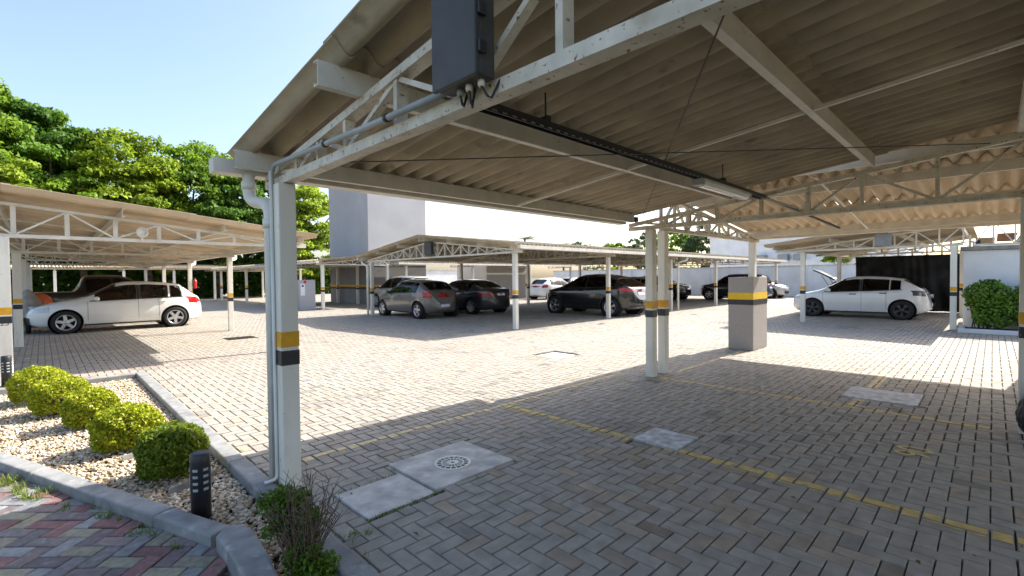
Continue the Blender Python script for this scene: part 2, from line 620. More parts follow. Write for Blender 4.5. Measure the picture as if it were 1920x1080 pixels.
PM = {0: paver_mesh(.2, .1, "paver_along", M_PAVER1), 1: paver_mesh(.1, .2, "paver_across", M_PAVER1)}
for q in order:
    o = bpy.data.objects.new("paver", PM[int(cells[q, 4])])
    COL.objects.link(o)
    o.parent = pavement
    o.location = (cx[q], cy[q], tz[q])
    o.rotation_euler = (tilt[q, 0], tilt[q, 1], rng.normal(0, .006))
    o.color = (*base[q], 1)
# all the others in one mesh
K = np.where(~single)[0]
c = cells[K]
hx, hy = (c[:, 1] - c[:, 0]) / 2, (c[:, 3] - c[:, 2]) / 2
mx, my = cx[K], cy[K]
g, bv = .0032, .0045
Vv = np.zeros((len(K), 8, 3), np.float32)
for r, (ins, z) in enumerate(((0, -bv - .012), (bv, 0))):
    for q_, (sx, sy) in enumerate(((-1, -1), (1, -1), (1, 1), (-1, 1))):
        X = sx * (hx - g - ins)
        Y = sy * (hy - g - ins)
        Vv[:, r * 4 + q_, 0] = mx + X
        Vv[:, r * 4 + q_, 1] = my + Y
        Vv[:, r * 4 + q_, 2] = z + tz[K] + tilt[K, 0] * Y - tilt[K, 1] * X
fq = np.array([(0, 1, 5, 4), (1, 2, 6, 5), (2, 3, 7, 6), (3, 0, 4, 7), (4, 5, 6, 7)])
Fv = (fq[None] + 8 * np.arange(len(K))[:, None, None]).reshape(-1)
me = bpy.data.meshes.new("paver_field")
me.vertices.add(8 * len(K))
me.vertices.foreach_set("co", Vv.reshape(-1))
me.loops.add(len(Fv))
me.loops.foreach_set("vertex_index", Fv.astype(np.int32))
me.polygons.add(len(Fv) // 4)
me.polygons.foreach_set("loop_start", np.arange(0, len(Fv), 4, dtype=np.int32))
me.update(calc_edges=True)
at = me.attributes.new("Col", 'FLOAT_COLOR', 'POINT')
at.data.foreach_set("color", np.repeat(np.concatenate([base[K], np.ones((len(K), 1))], 1), 8, axis=0).astype(np.float32).reshape(-1))
me.materials.append(M_PAVER)
me.polygons.foreach_set("use_smooth", np.zeros(len(me.polygons), bool))
o = link("paver_field", me, pavement)
o["kind"] = "stuff"

# bay lines: paint lies on the paver tops, the joints stay open
for nm, (x0, x1, y0, y1, wcol) in LINES.items():
    ov = (cells[:, 0] + .009 < x1) & (cells[:, 1] - .009 > x0) & (cells[:, 2] + .009 < y1) & (cells[:, 3] - .009 > y0)
    Q = []
    for q in np.where(ov)[0]:
        a0, a1 = max(cells[q, 0] + .01, x0), min(cells[q, 1] - .01, x1)
        b0, b1 = max(cells[q, 2] + .01, y0), min(cells[q, 3] - .01, y1)
        if a1 - a0 < .006 or b1 - b0 < .006 or rng.random() < .015:
            continue
        zz = lambda x, y: tz[q] + tilt[q, 0] * (y - cy[q]) - tilt[q, 1] * (x - cx[q]) + .0025
        Q.append([(a0, b0, zz(a0, b0)), (a1, b0, zz(a1, b0)), (a1, b1, zz(a1, b1)), (a0, b1, zz(a0, b1))])
    o = quads("painted_line", Q, M_LINEW if wcol else M_LINE)
    tag(o, {"front": "pale worn line along the front of the nearest bays, starting at the downpipe post", "near": "yellow line running past the small concrete cover to the picture's lower edge",
            "next": "worn yellow line starting at the twin posts", "cross": "short pale line crossing the concrete cover beyond the twin posts",
            "side": "faint line from the twin posts to the grey striped plinth", "m_a": "pale line along the edge of the middle gabled carport",
            "m_b": "faint bay line between grey hatchback and black crossover", "m_c": "faint bay line beside the black crossover's front wheel",
            "l_a": "faint bay line nearest the planting bed in the white hatchback's carport", "l_b": "faint bay line just beside the white hatchback's front wheel",
            "l_c": "faint bay line level with the banded post of the left carport", "r_a": "pale line in front of the white hatchback under the right carport"}[nm],
        "line", kind="structure")

# bay number painted on the paving
def text_mesh(fc):
    o = bpy.data.objects.new("tmp_text", fc)
    COL.objects.link(o)
    dg = bpy.context.evaluated_depsgraph_get()
    me = bpy.data.meshes.new_from_object(o.evaluated_get(dg))
    bpy.data.objects.remove(o)
    return me


fc = bpy.data.curves.new("bay_number", 'FONT')
fc.body = "06"
M_NUM = mat("number_paint", (.66, .52, .20), .8, amt=.1, nscale=20)
fc.size = .36
fc.align_x = 'CENTER'
fc.align_y = 'CENTER'
fc.materials.append(M_NUM)
o = bpy.data.objects.new("bay_number", text_mesh(fc))
COL.objects.link(o)
o.location = (5.15, .47, .010)
o.rotation_euler = (0, 0, math.pi)
o.scale = (.8, .95, 1)
tag(o, "faded yellow bay number 06 painted on the paving", "bay number")


# concrete covers
def cover(name, rect, m, label, top=.006):
    x0, x1, y0, y1 = rect
    t = thing(name, label, "drain cover", ((x0 + x1) / 2, (y0 + y1) / 2, 0))
    MB().bbox(x0 + .006, x1 - .006, y0 + .006, y1 - .006, -.05, top, .004).build("slab", m, t)
    return t


t = cover("drain_cover", SLABS["grate"], M_SLAB, "pale concrete cover with a round white grate beside the downpipe post", .008)
gx, gy = 2.325, 3.06
MB().lathe([(.148, .0085), (.150, .013), (.128, .013), (.124, .0085)], 40, c=(gx, gy, 0)).build("grate_rim", M_PVC, t)
MB().lathe([(.0005, .0095), (.125, .0095)], 32, c=(gx, gy, 0)).build("grate_shade_disc", M_BLACKP, t)  # flat black disc on the slab, painted for the shade inside the drain
mb = MB()
for k in range(16):
    a = 2 * math.pi * k / 16
    mb.beam((gx + .03 * math.cos(a), gy + .03 * math.sin(a), .0118), (gx + .128 * math.cos(a), gy + .128 * math.sin(a), .0118), .008, .0028)
for r, hw in ((.030, .016), (.088, .005)):
    mb.lathe([(r - hw, .0108), (r - hw, .0133), (r + hw, .0133), (r + hw, .0108)], 32, c=(gx, gy, 0))
mb.build("grate_bars", M_PVC, t)
cover("drain_cover", SLABS["plain"], M_SLAB, "plain concrete cover lying beside the one with the round grate", .006)
cover("drain_cover", SLABS["mid"], M_SLAB2, "small bluish concrete cover at the end of the yellow line", .012)
cover("drain_cover", SLABS["far"], M_SLAB2, "bluish concrete cover crossed by a pale line beyond the twin posts", .012)
# sunlit cover with pavers let into its frame
x0, x1, y0, y1 = SLABS["patch"]
t = thing("manhole_cover", "square manhole cover in the sunlit drive with dark sunk edges", "manhole cover", ((x0 + x1) / 2, (y0 + y1) / 2, 0))
mb = MB()
for a in ((x0, x1, y0, y0 + .03), (x0, x1, y1 - .03, y1), (x0, x0 + .03, y0 + .03, y1 - .03), (x1 - .03, x1, y0 + .03, y1 - .03)):
    mb.box(*a, -.05, -.012)
mb.build("frame", M_STEEL, t)
MB().bbox(x0 + .035, x1 - .035, y0 + .035, y1 - .035, -.06, -.02, .004).build("slab", M_SLAB, t)
x0, x1, y0, y1 = SLABS["slot"]
t = thing("drain_grating", "dark slotted drain grating beside the white hatchback's carport", "drain grating", ((x0 + x1) / 2, (y0 + y1) / 2, 0))
mb = MB()
for k in range(12):
    yy = y0 + .03 + k * (y1 - y0 - .06) / 11
    mb.box(x0 + .03, x1 - .03, yy - .012, yy + .012, -.03, .002)
mb.build("grating_bars", M_STEEL, t)
mb = MB()
for a in ((x0, x1, y0, y0 + .02), (x0, x1, y1 - .02, y1), (x0, x0 + .02, y0 + .02, y1 - .02), (x1 - .02, x1, y0 + .02, y1 - .02)):
    mb.box(*a, -.03, .004)
mb.build("frame", M_STEEL, t)
for (px, py, lab) in ((12.6, 8.7, "small round cover in the sunlit drive before the black crossover"), (17.8, 8.05, "small round cover in the sunlit drive farther right")):
    t = thing("valve_cover", lab, "valve cover", (px, py, 0))
    MB().lathe([(.0005, .006), (.12, .006), (.14, .004), (.14, -.01)], 20, c=(px, py, 0)).build("lid", M_STEEL, t)
    MB().lathe([(.145, .007), (.185, .007), (.185, -.01)], 20, c=(px, py, 0)).build("collar", M_SLAB, t)


# ------------------------------------------------------------------ planting bed and kerbs
def kline(t):  # outer line of the path-side kerb
    return np.array([.663, 3.03]) + t * np.array([-.345, .9386])


def kerb_stone(parent, a, b, n, w, z0, z1, m=M_KERB, ba=.012):
    """one kerb stone from a to b, width w to the side n"""
    a, b, n = Vector((*a, 0)), Vector((*b, 0)), Vector((*n, 0)).normalized() * w
    t = (b - a).normalized() * .003
    P = [a + t, b - t, b - t + n, a + t + n]
    bm = bmesh.new()
    lo = [bm.verts.new((p.x, p.y, z0)) for p in P]
    hi = [bm.verts.new((p.x, p.y, z1 + random.uniform(-.002, .002))) for p in P]
    bm.faces.new(hi)
    for k in range(4):
        bm.faces.new((lo[k], lo[(k + 1) % 4], hi[(k + 1) % 4], hi[k]))
    bmesh.ops.recalc_face_normals(bm, faces=bm.faces)
    bmesh.ops.bevel(bm, geom=[e for e in bm.edges if all(v in hi for v in e.verts)], offset=ba, segments=2, affect='EDGES', profile=.5)
    me = bpy.data.meshes.new("kerb_stone")
    bm.to_mesh(me)
    bm.free()
    me.materials.append(m)
    return link("kerb_stone", me, parent)


kb = thing("kerb", "grey kerb between the planting bed and the car park paving", "kerb", (1.1, 5, 0))
kb["kind"] = "structure"
ys = [1.2, 1.9, 2.75, 3.45, 4.35, 5.3, 6.3, 7.3, 8.3, 9.1, 9.75]
for y0, y1 in zip(ys[:-1], ys[1:]):
    kerb_stone(kb, (1.035, y0), (1.035, y1), (1, 0), .13, -.13, .03)
xs = [-2.2, -1.2, -.3, .4, 1.032]
for x0, x1 in zip(xs[:-1], xs[1:]):
    kerb_stone(kb, (x0, 9.63), (x1, 9.63), (0, 1), .11, -.13, .03)
kb2 = thing("kerb", "grey kerb between the planting bed and the coloured block path", "kerb", (.3, 4, 0))
kb2["kind"] = "structure"
ts = [0.06, .62, 1.30, 2.2, 3.2, 4.3, 5.4]
for t0, t1 in zip(ts[:-1], ts[1:]):
    kerb_stone(kb2, kline(t0), kline(t1), (.9386, .345), .12, -.13, .065)
# rounded end stone
pts = []
arc = [(.655, 3.03), (.70, 3.09), (.755, 3.095), (.81, 3.05), (.822, 2.95), (.815, 2.80), (.80, 2.6), (.775, 2.4), (.74, 2.1), (.70, 1.7), (.58, 1.7), (.615, 2.1), (.64, 2.4), (.655, 2.65), (.66, 2.85)]
bm = bmesh.new()
lo = [bm.verts.new((x, y, -.13)) for x, y in arc]
hi = [bm.verts.new((x, y, .085)) for x, y in arc]
bm.faces.new(hi)
for k in range(len(arc)):
    bm.faces.new((lo[k], lo[(k + 1) % len(arc)], hi[(k + 1) % len(arc)], hi[k]))
bmesh.ops.recalc_face_normals(bm, faces=bm.faces)
bmesh.ops.bevel(bm, geom=[e for e in bm.edges if all(v in hi for v in e.verts)], offset=.018, segments=3, affect='EDGES', profile=.5)
me = bpy.data.meshes.new("kerb_end")
bm.to_mesh(me)
bm.free()
me.materials.append(M_KERB)
link("kerb_end", me, kb2)

# soil of the bed
GZ = -.055
o = MB().add([(.66, 1.0, GZ - .02), (1.05, 1.0, GZ - .02), (1.05, 9.7, GZ - .02), (-2.2, 9.7, GZ - .02), (-1.75, 9.2, GZ - .02), (.70, 3.06, GZ - .02)], [(0, 1, 2, 3, 4, 5)]).build("planting_bed", M_SOIL)
tag(o, "soil of the planting bed under the pebbles", "bed", kind="structure")


# coloured path
path_rot = math.radians(-70.0)
pth = MB().add([(.66, 1.0, -.03), kline(0).tolist() + [-.03], kline(8).tolist() + [-.03], (-6, 10, -.03), (-6, 1.0, -.03)], [(0, 1, 2, 3, 4)]).build("garden_path", M_JOINT)
tag(pth, "path of red, yellow and grey block paving beside the planting bed", "path", kind="structure")
PMP = {0: paver_mesh(.2, .1, "path_paver_along", M_PATHP, .003, .005), 1: paver_mesh(.1, .2, "path_paver_across", M_PATHP, .003, .005)}
pal = [(.24, .10, .088), (.215, .088, .08), (.25, .10, .085), (.27, .245, .145), (.25, .225, .14), (.20, .21, .208), (.24, .25, .25), (.165, .14, .142), (.20, .165, .158), (.15, .112, .115), (.21, .155, .14), (.22, .225, .22)]
PR = math.radians(45)
ca, sa = math.cos(PR), math.sin(PR)
cnt = 0
for i in range(-34, 34):
    for j in range(-34, 34):
        k = (i + j) % 4
        if k not in (0, 2):
            continue
        x, y = ((i + 1) * u, (j + .5) * u) if k == 0 else ((i + .5) * u, (j + 1) * u)
        X, Y = .3 + ca * x - sa * y, 3.6 + sa * x + ca * y
        d = (X - .663) * .9386 + (Y - 3.03) * .345
        lim = .05
        if d > lim and Y > 2.95 or (Y <= 2.95 and X > .67):
            continue
        uu, vv, dd = project((X, Y, 0))
        if dd < .4 or uu < -120 or vv > 1200 or Y > 7.5:
            continue
        o = bpy.data.objects.new("paver", PMP[0 if k == 0 else 1])
        COL.objects.link(o)
        o.parent = pth
        o.location = (X, Y, rng.normal(-.002, .002))
        o.rotation_euler = (rng.normal(0, .008), rng.normal(0, .008), PR + rng.normal(0, .01))
        cc = np.array(pal[rng.integers(len(pal))]) * (.85 + .3 * rng.random())
        cc = cc * .72 + .28 * cc.mean()
        o.color = (*cc, 1)
        cnt += 1
print("path pavers", cnt, "pavers", NP)

# pebbles
ico = bmesh.new()
bmesh.ops.create_icosphere(ico, subdivisions=2, radius=1)
IV2 = np.array([v.co[:] for v in ico.verts])
IF2 = np.array([[v.index for v in f.verts] for f in ico.faces])
ico.free()
ico = bmesh.new()
bmesh.ops.create_icosphere(ico, subdivisions=1, radius=1)
IV1 = np.array([v.co[:] for v in ico.verts])
IF1 = np.array([[v.index for v in f.verts] for f in ico.faces])
ico.free()
KI = Vector((.9386, .345))


def in_bed(X, Y):
    d = (X - .663) * .9386 + (Y - 3.03) * .345
    return (X < 1.03) & (Y < 9.62) & (((Y >= 3.0) & (d > .125)) | ((Y < 3.0) & (X > .83)))


def pebble_mesh(P, R, IV, IF, cols, name):
    n = len(P)
    rot = rng.random(n) * 6.283
    sc = np.stack([R * (.85 + .5 * rng.random(n)), R * (.65 + .35 * rng.random(n)), R * (.45 + .3 * rng.random(n))], 1)
    dv = 1 + .16 * rng.normal(size=(n, len(IV)))
    V = IV[None] * dv[..., None] * sc[:, None]
    c_, s_ = np.cos(rot)[:, None], np.sin(rot)[:, None]
    tl = rng.normal(0, .3, (n, 1))
    x = V[..., 0] * c_ - V[..., 1] * s_
    y = V[..., 0] * s_ + V[..., 1] * c_
    z = V[..., 2] + tl * V[..., 0]
    V = np.stack([x, y, z], -1) + P[:, None]
    F = (IF[None] + len(IV) * np.arange(n)[:, None, None]).reshape(-1)
    me = bpy.data.meshes.new(name)
    me.vertices.add(n * len(IV))
    me.vertices.foreach_set("co", V.astype(np.float32).reshape(-1))
    me.loops.add(len(F))
    me.loops.foreach_set("vertex_index", F.astype(np.int32))
    me.polygons.add(len(F) // 3)
    me.polygons.foreach_set("loop_start", np.arange(0, len(F), 3, dtype=np.int32))
    me.update(calc_edges=True)
    me.polygons.foreach_set("use_smooth", np.ones(len(F) // 3, bool))
    at = me.attributes.new("Col", 'FLOAT_COLOR', 'POINT')
    at.data.foreach_set("color", np.repeat(np.concatenate([cols, np.ones((n, 1))], 1), len(IV), axis=0).astype(np.float32).reshape(-1))
    me.materials.append(M_PEB)
    return link(name, me)


pp = rng.uniform([-1.9, 1.6], [1.05, 9.65], (72000, 2))
pp = pp[in_bed(pp[:, 0], pp[:, 1])]
cols = np.array([(.52, .42, .29), (.44, .33, .20), (.56, .48, .36), (.38, .27, .16), (.50, .44, .34), (.32, .23, .14), (.60, .54, .43)])
cc = cols[rng.integers(len(cols), size=len(pp))] * (1.0 + .35 * rng.random(len(pp)))[:, None]
R_ = .010 + .013 * rng.random(len(pp)) ** 1.6
nearp = pp[:, 1] < 4.6
P3 = np.concatenate([pp, (GZ - .005 + .022 * rng.random(len(pp)))[:, None]], 1)
o = pebble_mesh(P3[nearp], R_[nearp], IV1, IF1, cc[nearp], "pebbles")
tag(o, "brownish pebbles around the bollard light and the near bush", "pebbles", kind="stuff")
sel = ~nearp & (rng.random(len(pp)) < .75)
o = pebble_mesh(P3[sel], R_[sel] * 1.12, IV1 if False else np.array([(1, 0, 0), (-1, 0, 0), (0, 1, 0), (0, -1, 0), (0, 0, 1), (0, 0, -1)], float),
                np.array([(0, 2, 4), (2, 1, 4), (1, 3, 4), (3, 0, 4), (2, 0, 5), (1, 2, 5), (3, 1, 5), (0, 3, 5)]), cc[sel], "pebbles")
tag(o, "pale sunlit pebbles around the row of clipped bushes", "pebbles", kind="stuff")


# ================================================================== CARPORTS
PITCH = .177
_sheets = {}


def sheet_mesh(L, m, waves=6, fine=True):
    """corrugated fibre-cement sheet: width waves*PITCH along local x, length L along local y (down the slope), thickness 8 mm"""
    key = (round(L, 3), m.name, waves, fine)
    if key in _sheets:
        return _sheets[key]
    per = 8 if fine else 6
    n = waves * per + 1
    th = .008
    V, F = [], []
    ys_ = (0.0, L)
    for side in (0, 1):
        for y in ys_:
            for k in range(n):
                x = k * PITCH / per
                V.append((x, y, .041 * math.cos(2 * math.pi * x / PITCH) + (th if side == 0 else 0)))
    I = lambda s_, r, k: s_ * 2 * n + r * n + k
    for k in range(n - 1):
        F.append((I(0, 0, k), I(0, 0, k + 1), I(0, 1, k + 1), I(0, 1, k)))
        F.append((I(1, 0, k), I(1, 1, k), I(1, 1, k + 1), I(1, 0, k + 1)))
        for r in (0, 1):
            F.append((I(0, r, k), I(0, r, k + 1), I(1, r, k + 1), I(1, r, k))[::1 if r else -1])
    for k in (0, n - 1):
        F.append((I(0, 0, k), I(0, 1, k), I(1, 1, k), I(1, 0, k)))
    me = bpy.data.meshes.new("roof_sheet")
    me.from_pydata(V, [], F)
    me.polygons.foreach_set("use_smooth", [True] * (4 * (n - 1)) + [False] * 2)
    at = [e for e in me.edges]
    me.materials.append(m)
    bm = bmesh.new()
    bm.from_mesh(me)
    bmesh.ops.recalc_face_normals(bm, faces=bm.faces)
    for e in bm.edges:
        if len(e.link_faces) == 2 and e.link_faces[0].normal.dot(e.link_faces[1].normal) < .5:
            e.smooth = False
    bm.to_mesh(me)
    bm.free()
    _sheets[key] = me
    return me


def off_of(parent):
    off = Vector((0, 0, 0))
    q = parent
    while q is not None:
        off += Vector(q.location)
        q = q.parent
    return off


def roof(parent, axis, w0, w1, rows, zf, m, fine=True, jitter=.004):
    """sheets side by side from w0 to w1 along the eave; rows = [(lower, upper)] positions along the slope axis.
    axis 'Y': the roof slopes along Y, sheets lie side by side along X; zf(pos) = sheet height"""
    off = off_of(parent)
    W = 6 * PITCH
    n = int(math.ceil((w1 - w0) / W - .02))
    part = sub_empty("roof", parent)
    for r, (a, b) in enumerate(rows):
        za, zb = zf(a), zf(b)
        run = b - a
        L = math.hypot(run, zb - za)
        for k in range(n):
            wv = 6
            ww = w0 + k * W
            if ww + W > w1 + .02:
                wv = max(1, int(round((w1 - ww) / PITCH)))
            me = sheet_mesh(L, m, wv, fine)
            o = bpy.data.objects.new("roof_sheet", me)
            COL.objects.link(o)
            o.parent = part
            if axis == 'Y':
                xdir = Vector((1, 0, 0))
                ydir = Vector((0, run, zb - za)).normalized()
                p = Vector((ww, a, za + r * .012 + random.uniform(-jitter, jitter)))
            else:
                xdir = Vector((0, 1, 0))
                ydir = Vector((run, 0, zb - za)).normalized()
                p = Vector((a, ww, za + r * .012 + random.uniform(-jitter, jitter)))
            zdir = xdir.cross(ydir).normalized()
            if zdir.z < 0:
                # keep the frame right-handed with z up: flip the width direction
                xdir = -xdir
                zdir = -zdir
                p = p - xdir * (wv * PITCH)
            rot = Matrix((xdir, ydir, zdir)).transposed().to_4x4()
            o.matrix_basis = Matrix.Translation(p - off) @ rot
    return part


def post(parent, x, y, h=2.2, w=.12, band=True, name="post", z0=0.0, m=None, base=True):
    o = MB().bbox(x - w / 2, x + w / 2, y - w / 2, y + w / 2, z0, h, .008).build(name, m or M_POST, parent)
    if band:
        e = w / 2 + .0022
        MB().box(x - e, x + e, y - e, y + e, 1.02, 1.13).build("yellow_band", M_YEL, o)
        MB().box(x - e, x + e, y - e, y + e, .89, .995).build("black_band", M_BLK, o)
    return o


def truss(parent, axis, fixed, s0, s1, zc, zb=2.22, panel=.42, m=None, start=0, detail=True, tail=None, ww=.075, ch=.055, stations=None):
    """lattice girder in the vertical plane axis ('Y': runs along Y at x=fixed). s0 = eave end, s1 = high end, zc(s) = top chord"""
    m = m or M_WHITE
    P = (lambda s_, z: (fixed, s_, z)) if axis == 'Y' else (lambda s_, z: (s_, fixed, z))
    sg = 1 if s1 > s0 else -1
    tl = s0 if tail is None else tail
    n = max(2, int(round(abs(s1 - s0) / panel)))
    st = [s0 + sg * abs(s1 - s0) * k / n for k in range(n + 1)]
    if stations:
        st, n = stations, len(stations) - 1
    if detail:
        t = sub_empty("truss", parent)
        bar("bottom_chord", P(tl, zb), P(s1, zb), ww, ch, m, t)
        bar("top_chord", P(tl, zc(tl)), P(s1, zc(s1)), ww, .045, m, t)
        for k in range(1, n + 1):
            z1, z0_ = zc(st[k]) - .022, zb + ch / 2
            if z1 - z0_ > .03:
                bar("upright", P(st[k], z0_), P(st[k], z1), ww * .8, .032, m, t)
            a, b = st[k - 1], st[k]
            if k % 2 == start:
                q0, q1 = P(a + sg * .02, zc(a) - .022), P(b - sg * .02, z0_)
            else:
                q0, q1 = P(a + sg * .02, z0_), P(b - sg * .02, zc(b) - .022)
            if zc(a) - zb > .05:
                bar("diagonal", q0, q1, ww * .55, .026, m, t)
        return t
    mb = MB()
    mb.beam(P(tl, zb), P(s1, zb), ww, ch).beam(P(tl, zc(tl)), P(s1, zc(s1)), ww, .045)
    for k in range(1, n + 1):
        a, b = st[k - 1], st[k]
        mb.beam(P(b, zb), P(b, zc(b)), ww * .8, .032)
        mb.beam(P(a, zc(a) if k % 2 == start else zb), P(b, zb if k % 2 == start else zc(b)), ww * .55, .026)
    return mb.build("truss", m, parent)


def purlin(parent, axis, pos, a, b, zbot, m=None, h=.125, w=.05, detail=True):
    """C-section: web and two flanges"""
    m = m or M_WHITE
    mb = MB()

    def bx(u0, u1, z0, z1):
        if axis == 'Y':  # roof slopes along Y: purlins run along X
            mb.box(a, b, u0, u1, z0, z1)
        else:
            mb.box(u0, u1, a, b, z0, z1)
    bx(pos - w / 2, pos - w / 2 + .005, zbot, zbot + h)
    bx(pos - w / 2 + .005, pos + w / 2, zbot, zbot + .005)
    bx(pos - w / 2 + .005, pos + w / 2, zbot + h - .005, zbot + h)
    bx(pos + w / 2 - .005, pos + w / 2, zbot + .005, zbot + .02)
    return mb.build("purlin", m, parent)


def gutter(parent, axis, pos, a, b, z, m=None):
    mb = MB()
    w, h, t_ = .13, .10, .004

    def bx(u0, u1, z0, z1, aa=a, bb=b):
        if axis == 'Y':
            mb.box(aa, bb, u0, u1, z0, z1)
        else:
            mb.box(u0, u1, aa, bb, z0, z1)
    bx(pos - w / 2, pos + w / 2, z, z + t_)
    bx(pos - w / 2, pos - w / 2 + t_, z + t_, z + h)
    bx(pos + w / 2 - t_, pos + w / 2, z + t_, z + h)
    bx(pos - w / 2 + t_, pos + w / 2 - t_, z + t_, z + h, a, a + t_)
    bx(pos - w / 2 + t_, pos + w / 2 - t_, z + t_, z + h, b - t_, b)
    return mb.build("gutter", m or M_WHITE, parent)


def bend(pts, r=.06, n=5):
    """round the corners of a pipe path"""
    P = [Vector(p) for p in pts]
    out = [P[0]]
    for i in range(1, len(P) - 1):
        a, b, c_ = P[i - 1], P[i], P[i + 1]
        d0, d1 = (a - b), (c_ - b)
        rr = min(r, d0.length * .45, d1.length * .45)
        s_, e_ = b + d0.normalized() * rr, b + d1.normalized() * rr
        for k in range(n + 1):
            q = k / n
            out.append((1 - q) ** 2 * s_ + 2 * q * (1 - q) * b + q * q * e_)
    out.append(P[-1])
    return out


SL = .114
# ---------------- A: the near carport
zA = lambda y: 2.275 + SL * (3.94 - y) if y > -.25 else 2.275 + SL * (3.94 + .25) - SL * (-.25 - y)
A = thing("carport", "near carport whose corrugated roof fills the upper right, held by the post with the downpipe", "carport", (1.25, 3.6, 0))
AX1, AX2 = 1.27, 6.44
post(A, 1.255, 3.60, 2.19, .122)
post(A, AX2, 3.575, 2.19, .122)
post(A, 1.255, -.25, 2.19, .122)
post(A, AX2 + .03, -.235, 2.19, .122)
post(A, 1.255, -4.1, 2.19, .122)
post(A, AX2, -4.1, 2.19, .122)
for X in (AX1, AX2):
    truss(A, 'Y', X, 3.72, -.25, zA, tail=3.93, m=M_RUST, start=1, stations=[3.66, 3.33, 2.98, 2.60, 2.05, 1.53, 1.02, .40, -.25])
    truss(A, 'Y', X, -4.22, -.25, zA, tail=-4.43, m=M_RUST, start=1)
for y in (3.83, 2.40, .92, -.17):
    purlin(A, 'Y', y, 1.0, 6.36, zA(y) + .024)
for y in (-.33, -1.5, -2.9, -4.33):
    purlin(A, 'Y', y, 1.0, 6.36, zA(y) + .024)
zAs = lambda y: zA(y) + .024 + .125 + .027
roof(A, 'Y', 1.03, 6.37, [(4.13, 2.27), (2.37, .80), (.90, -.25)], zAs, M_SHEET)
roof(A, 'Y', 1.03, 6.37, [(-4.63, -2.3), (-2.4, -.25)], zAs, M_SHEET)
mb = MB()
for sg in (1, -1):
    y0, y1 = -.25, -.25 + sg * .22
    z0, z1 = zAs(-.25) + .045, zAs(y1) + .040
    mb.add([(1.0, y0, z0), (6.40, y0, z0), (6.40, y1, z1), (1.0, y1, z1), (1.0, y0, z0 + .008), (6.40, y0, z0 + .008), (6.40, y1, z1 + .008), (1.0, y1, z1 + .008)],
           [(0, 1, 2, 3), (4, 5, 6, 7), (2, 3, 7, 6), (0, 3, 7, 4), (1, 2, 6, 5)])
mb.build("ridge_cap", M_SHEET, A)
gutter(A, 'Y', 3.97, .885, 6.30, 2.285)
for (X, a, b) in ((3.86, 3.80, -.2),):
    for y0, y1 in ((3.80, 2.43), (2.37, .95), (.89, -.14)):
        bar("sag_bar", (X, y0, zA(y0) + .03), (X, y1, zA(y1) + .03), .03, .022, M_WHITE, A)
# downpipe from the gutter and its elbow
o = MB().tube(bend([(1.118, 3.93, 2.29), (1.118, 3.93, 2.09), (1.20, 3.735, 2.06), (1.20, 3.735, 0.02)], .09, 8), .043, 16).build("downpipe", M_PVC, A)
for z in (2.19, 1.93):
    pass
MB().lathe([(.043, 0), (.050, 0), (.050, .07), (.043, .07)], 18, c=(1.20, 3.735, 1.88)).build("pipe_socket", M_PVC, o)
MB().lathe([(.043, 0), (.050, 0), (.050, .06), (.043, .06)], 18, c=(1.118, 3.93, 2.18)).build("pipe_socket", M_PVC, o)
# cross-bracing rods
bar("tie_rod", (1.30, 2.95, 2.235), (6.42, .02, 2.72), .007, .007, M_STEEL, A)
bar("tie_rod", (1.30, .30, 2.62), (6.42, 3.70, 2.40), .007, .007, M_STEEL, A)
# bolts hanging from the sheets at each purlin
for y in (3.83, 2.40, .92):
    for k in range(9):
        x = 1.16 + k * .62
        bar("roof_bolt", (x, y + .03, zA(y) + .05), (x, y + .03, zAs(y) + .02), .008, .008, M_STEEL, A)

# ---------------- B: second carport, turned a quarter
zB = lambda x: 2.26 + SL * (10.95 - x)
B = thing("carport", "carport beyond the twin posts with a sunlit tan underside sloping to the plinth post", "carport", (6.81, 3.57, 0))
post(B, 6.81, 3.575, 2.19, .122)
post(B, 10.62, 3.555, 2.19, .125, band=False, z0=1.462)
post(B, 6.83, -.36, 2.19, .122)
post(B, 10.62, -.45, 2.19, .122)
for Y in (3.575, -.40):
    truss(B, 'X', Y, 10.70, 6.75, zB, tail=10.98, m=M_RUST, start=1)
for x in (6.85, 7.75, 9.25, 10.80):
    purlin(B, 'X', x, -3.2, 3.80, zB(x) + .024)
zBs = lambda x: zB(x) + .024 + .125 + .027
roof(B, 'X', -3.3, 3.84, [(11.15, 9.15), (9.25, 7.65), (7.75, 6.40)], zBs, M_SHEETL)
bar("sag_bar", (10.7, 1.6, zB(10.7) + .03), (7.0, 1.6, zB(7.0) + .03), .03, .022, M_WHITE, B)
gutter(B, 'X', 11.115, -3.2, 3.8, 2.265)

pl = thing("plinth", "grey textured plinth with yellow and black stripes under a post", "plinth", (10.34, 3.55, 0))
MB().bbox(9.93, 10.75, 3.31, 3.79, 0, 1.46, .01).build("block", M_BOXSTONE, pl)
MB().box(9.9275, 10.7525, 3.3075, 3.7925, 1.015, 1.148).build("yellow_stripe", M_PYEL, pl)
MB().box(9.9275, 10.7525, 3.3075, 3.7925, .907, 1.008).build("black_stripe", M_BLK, pl)

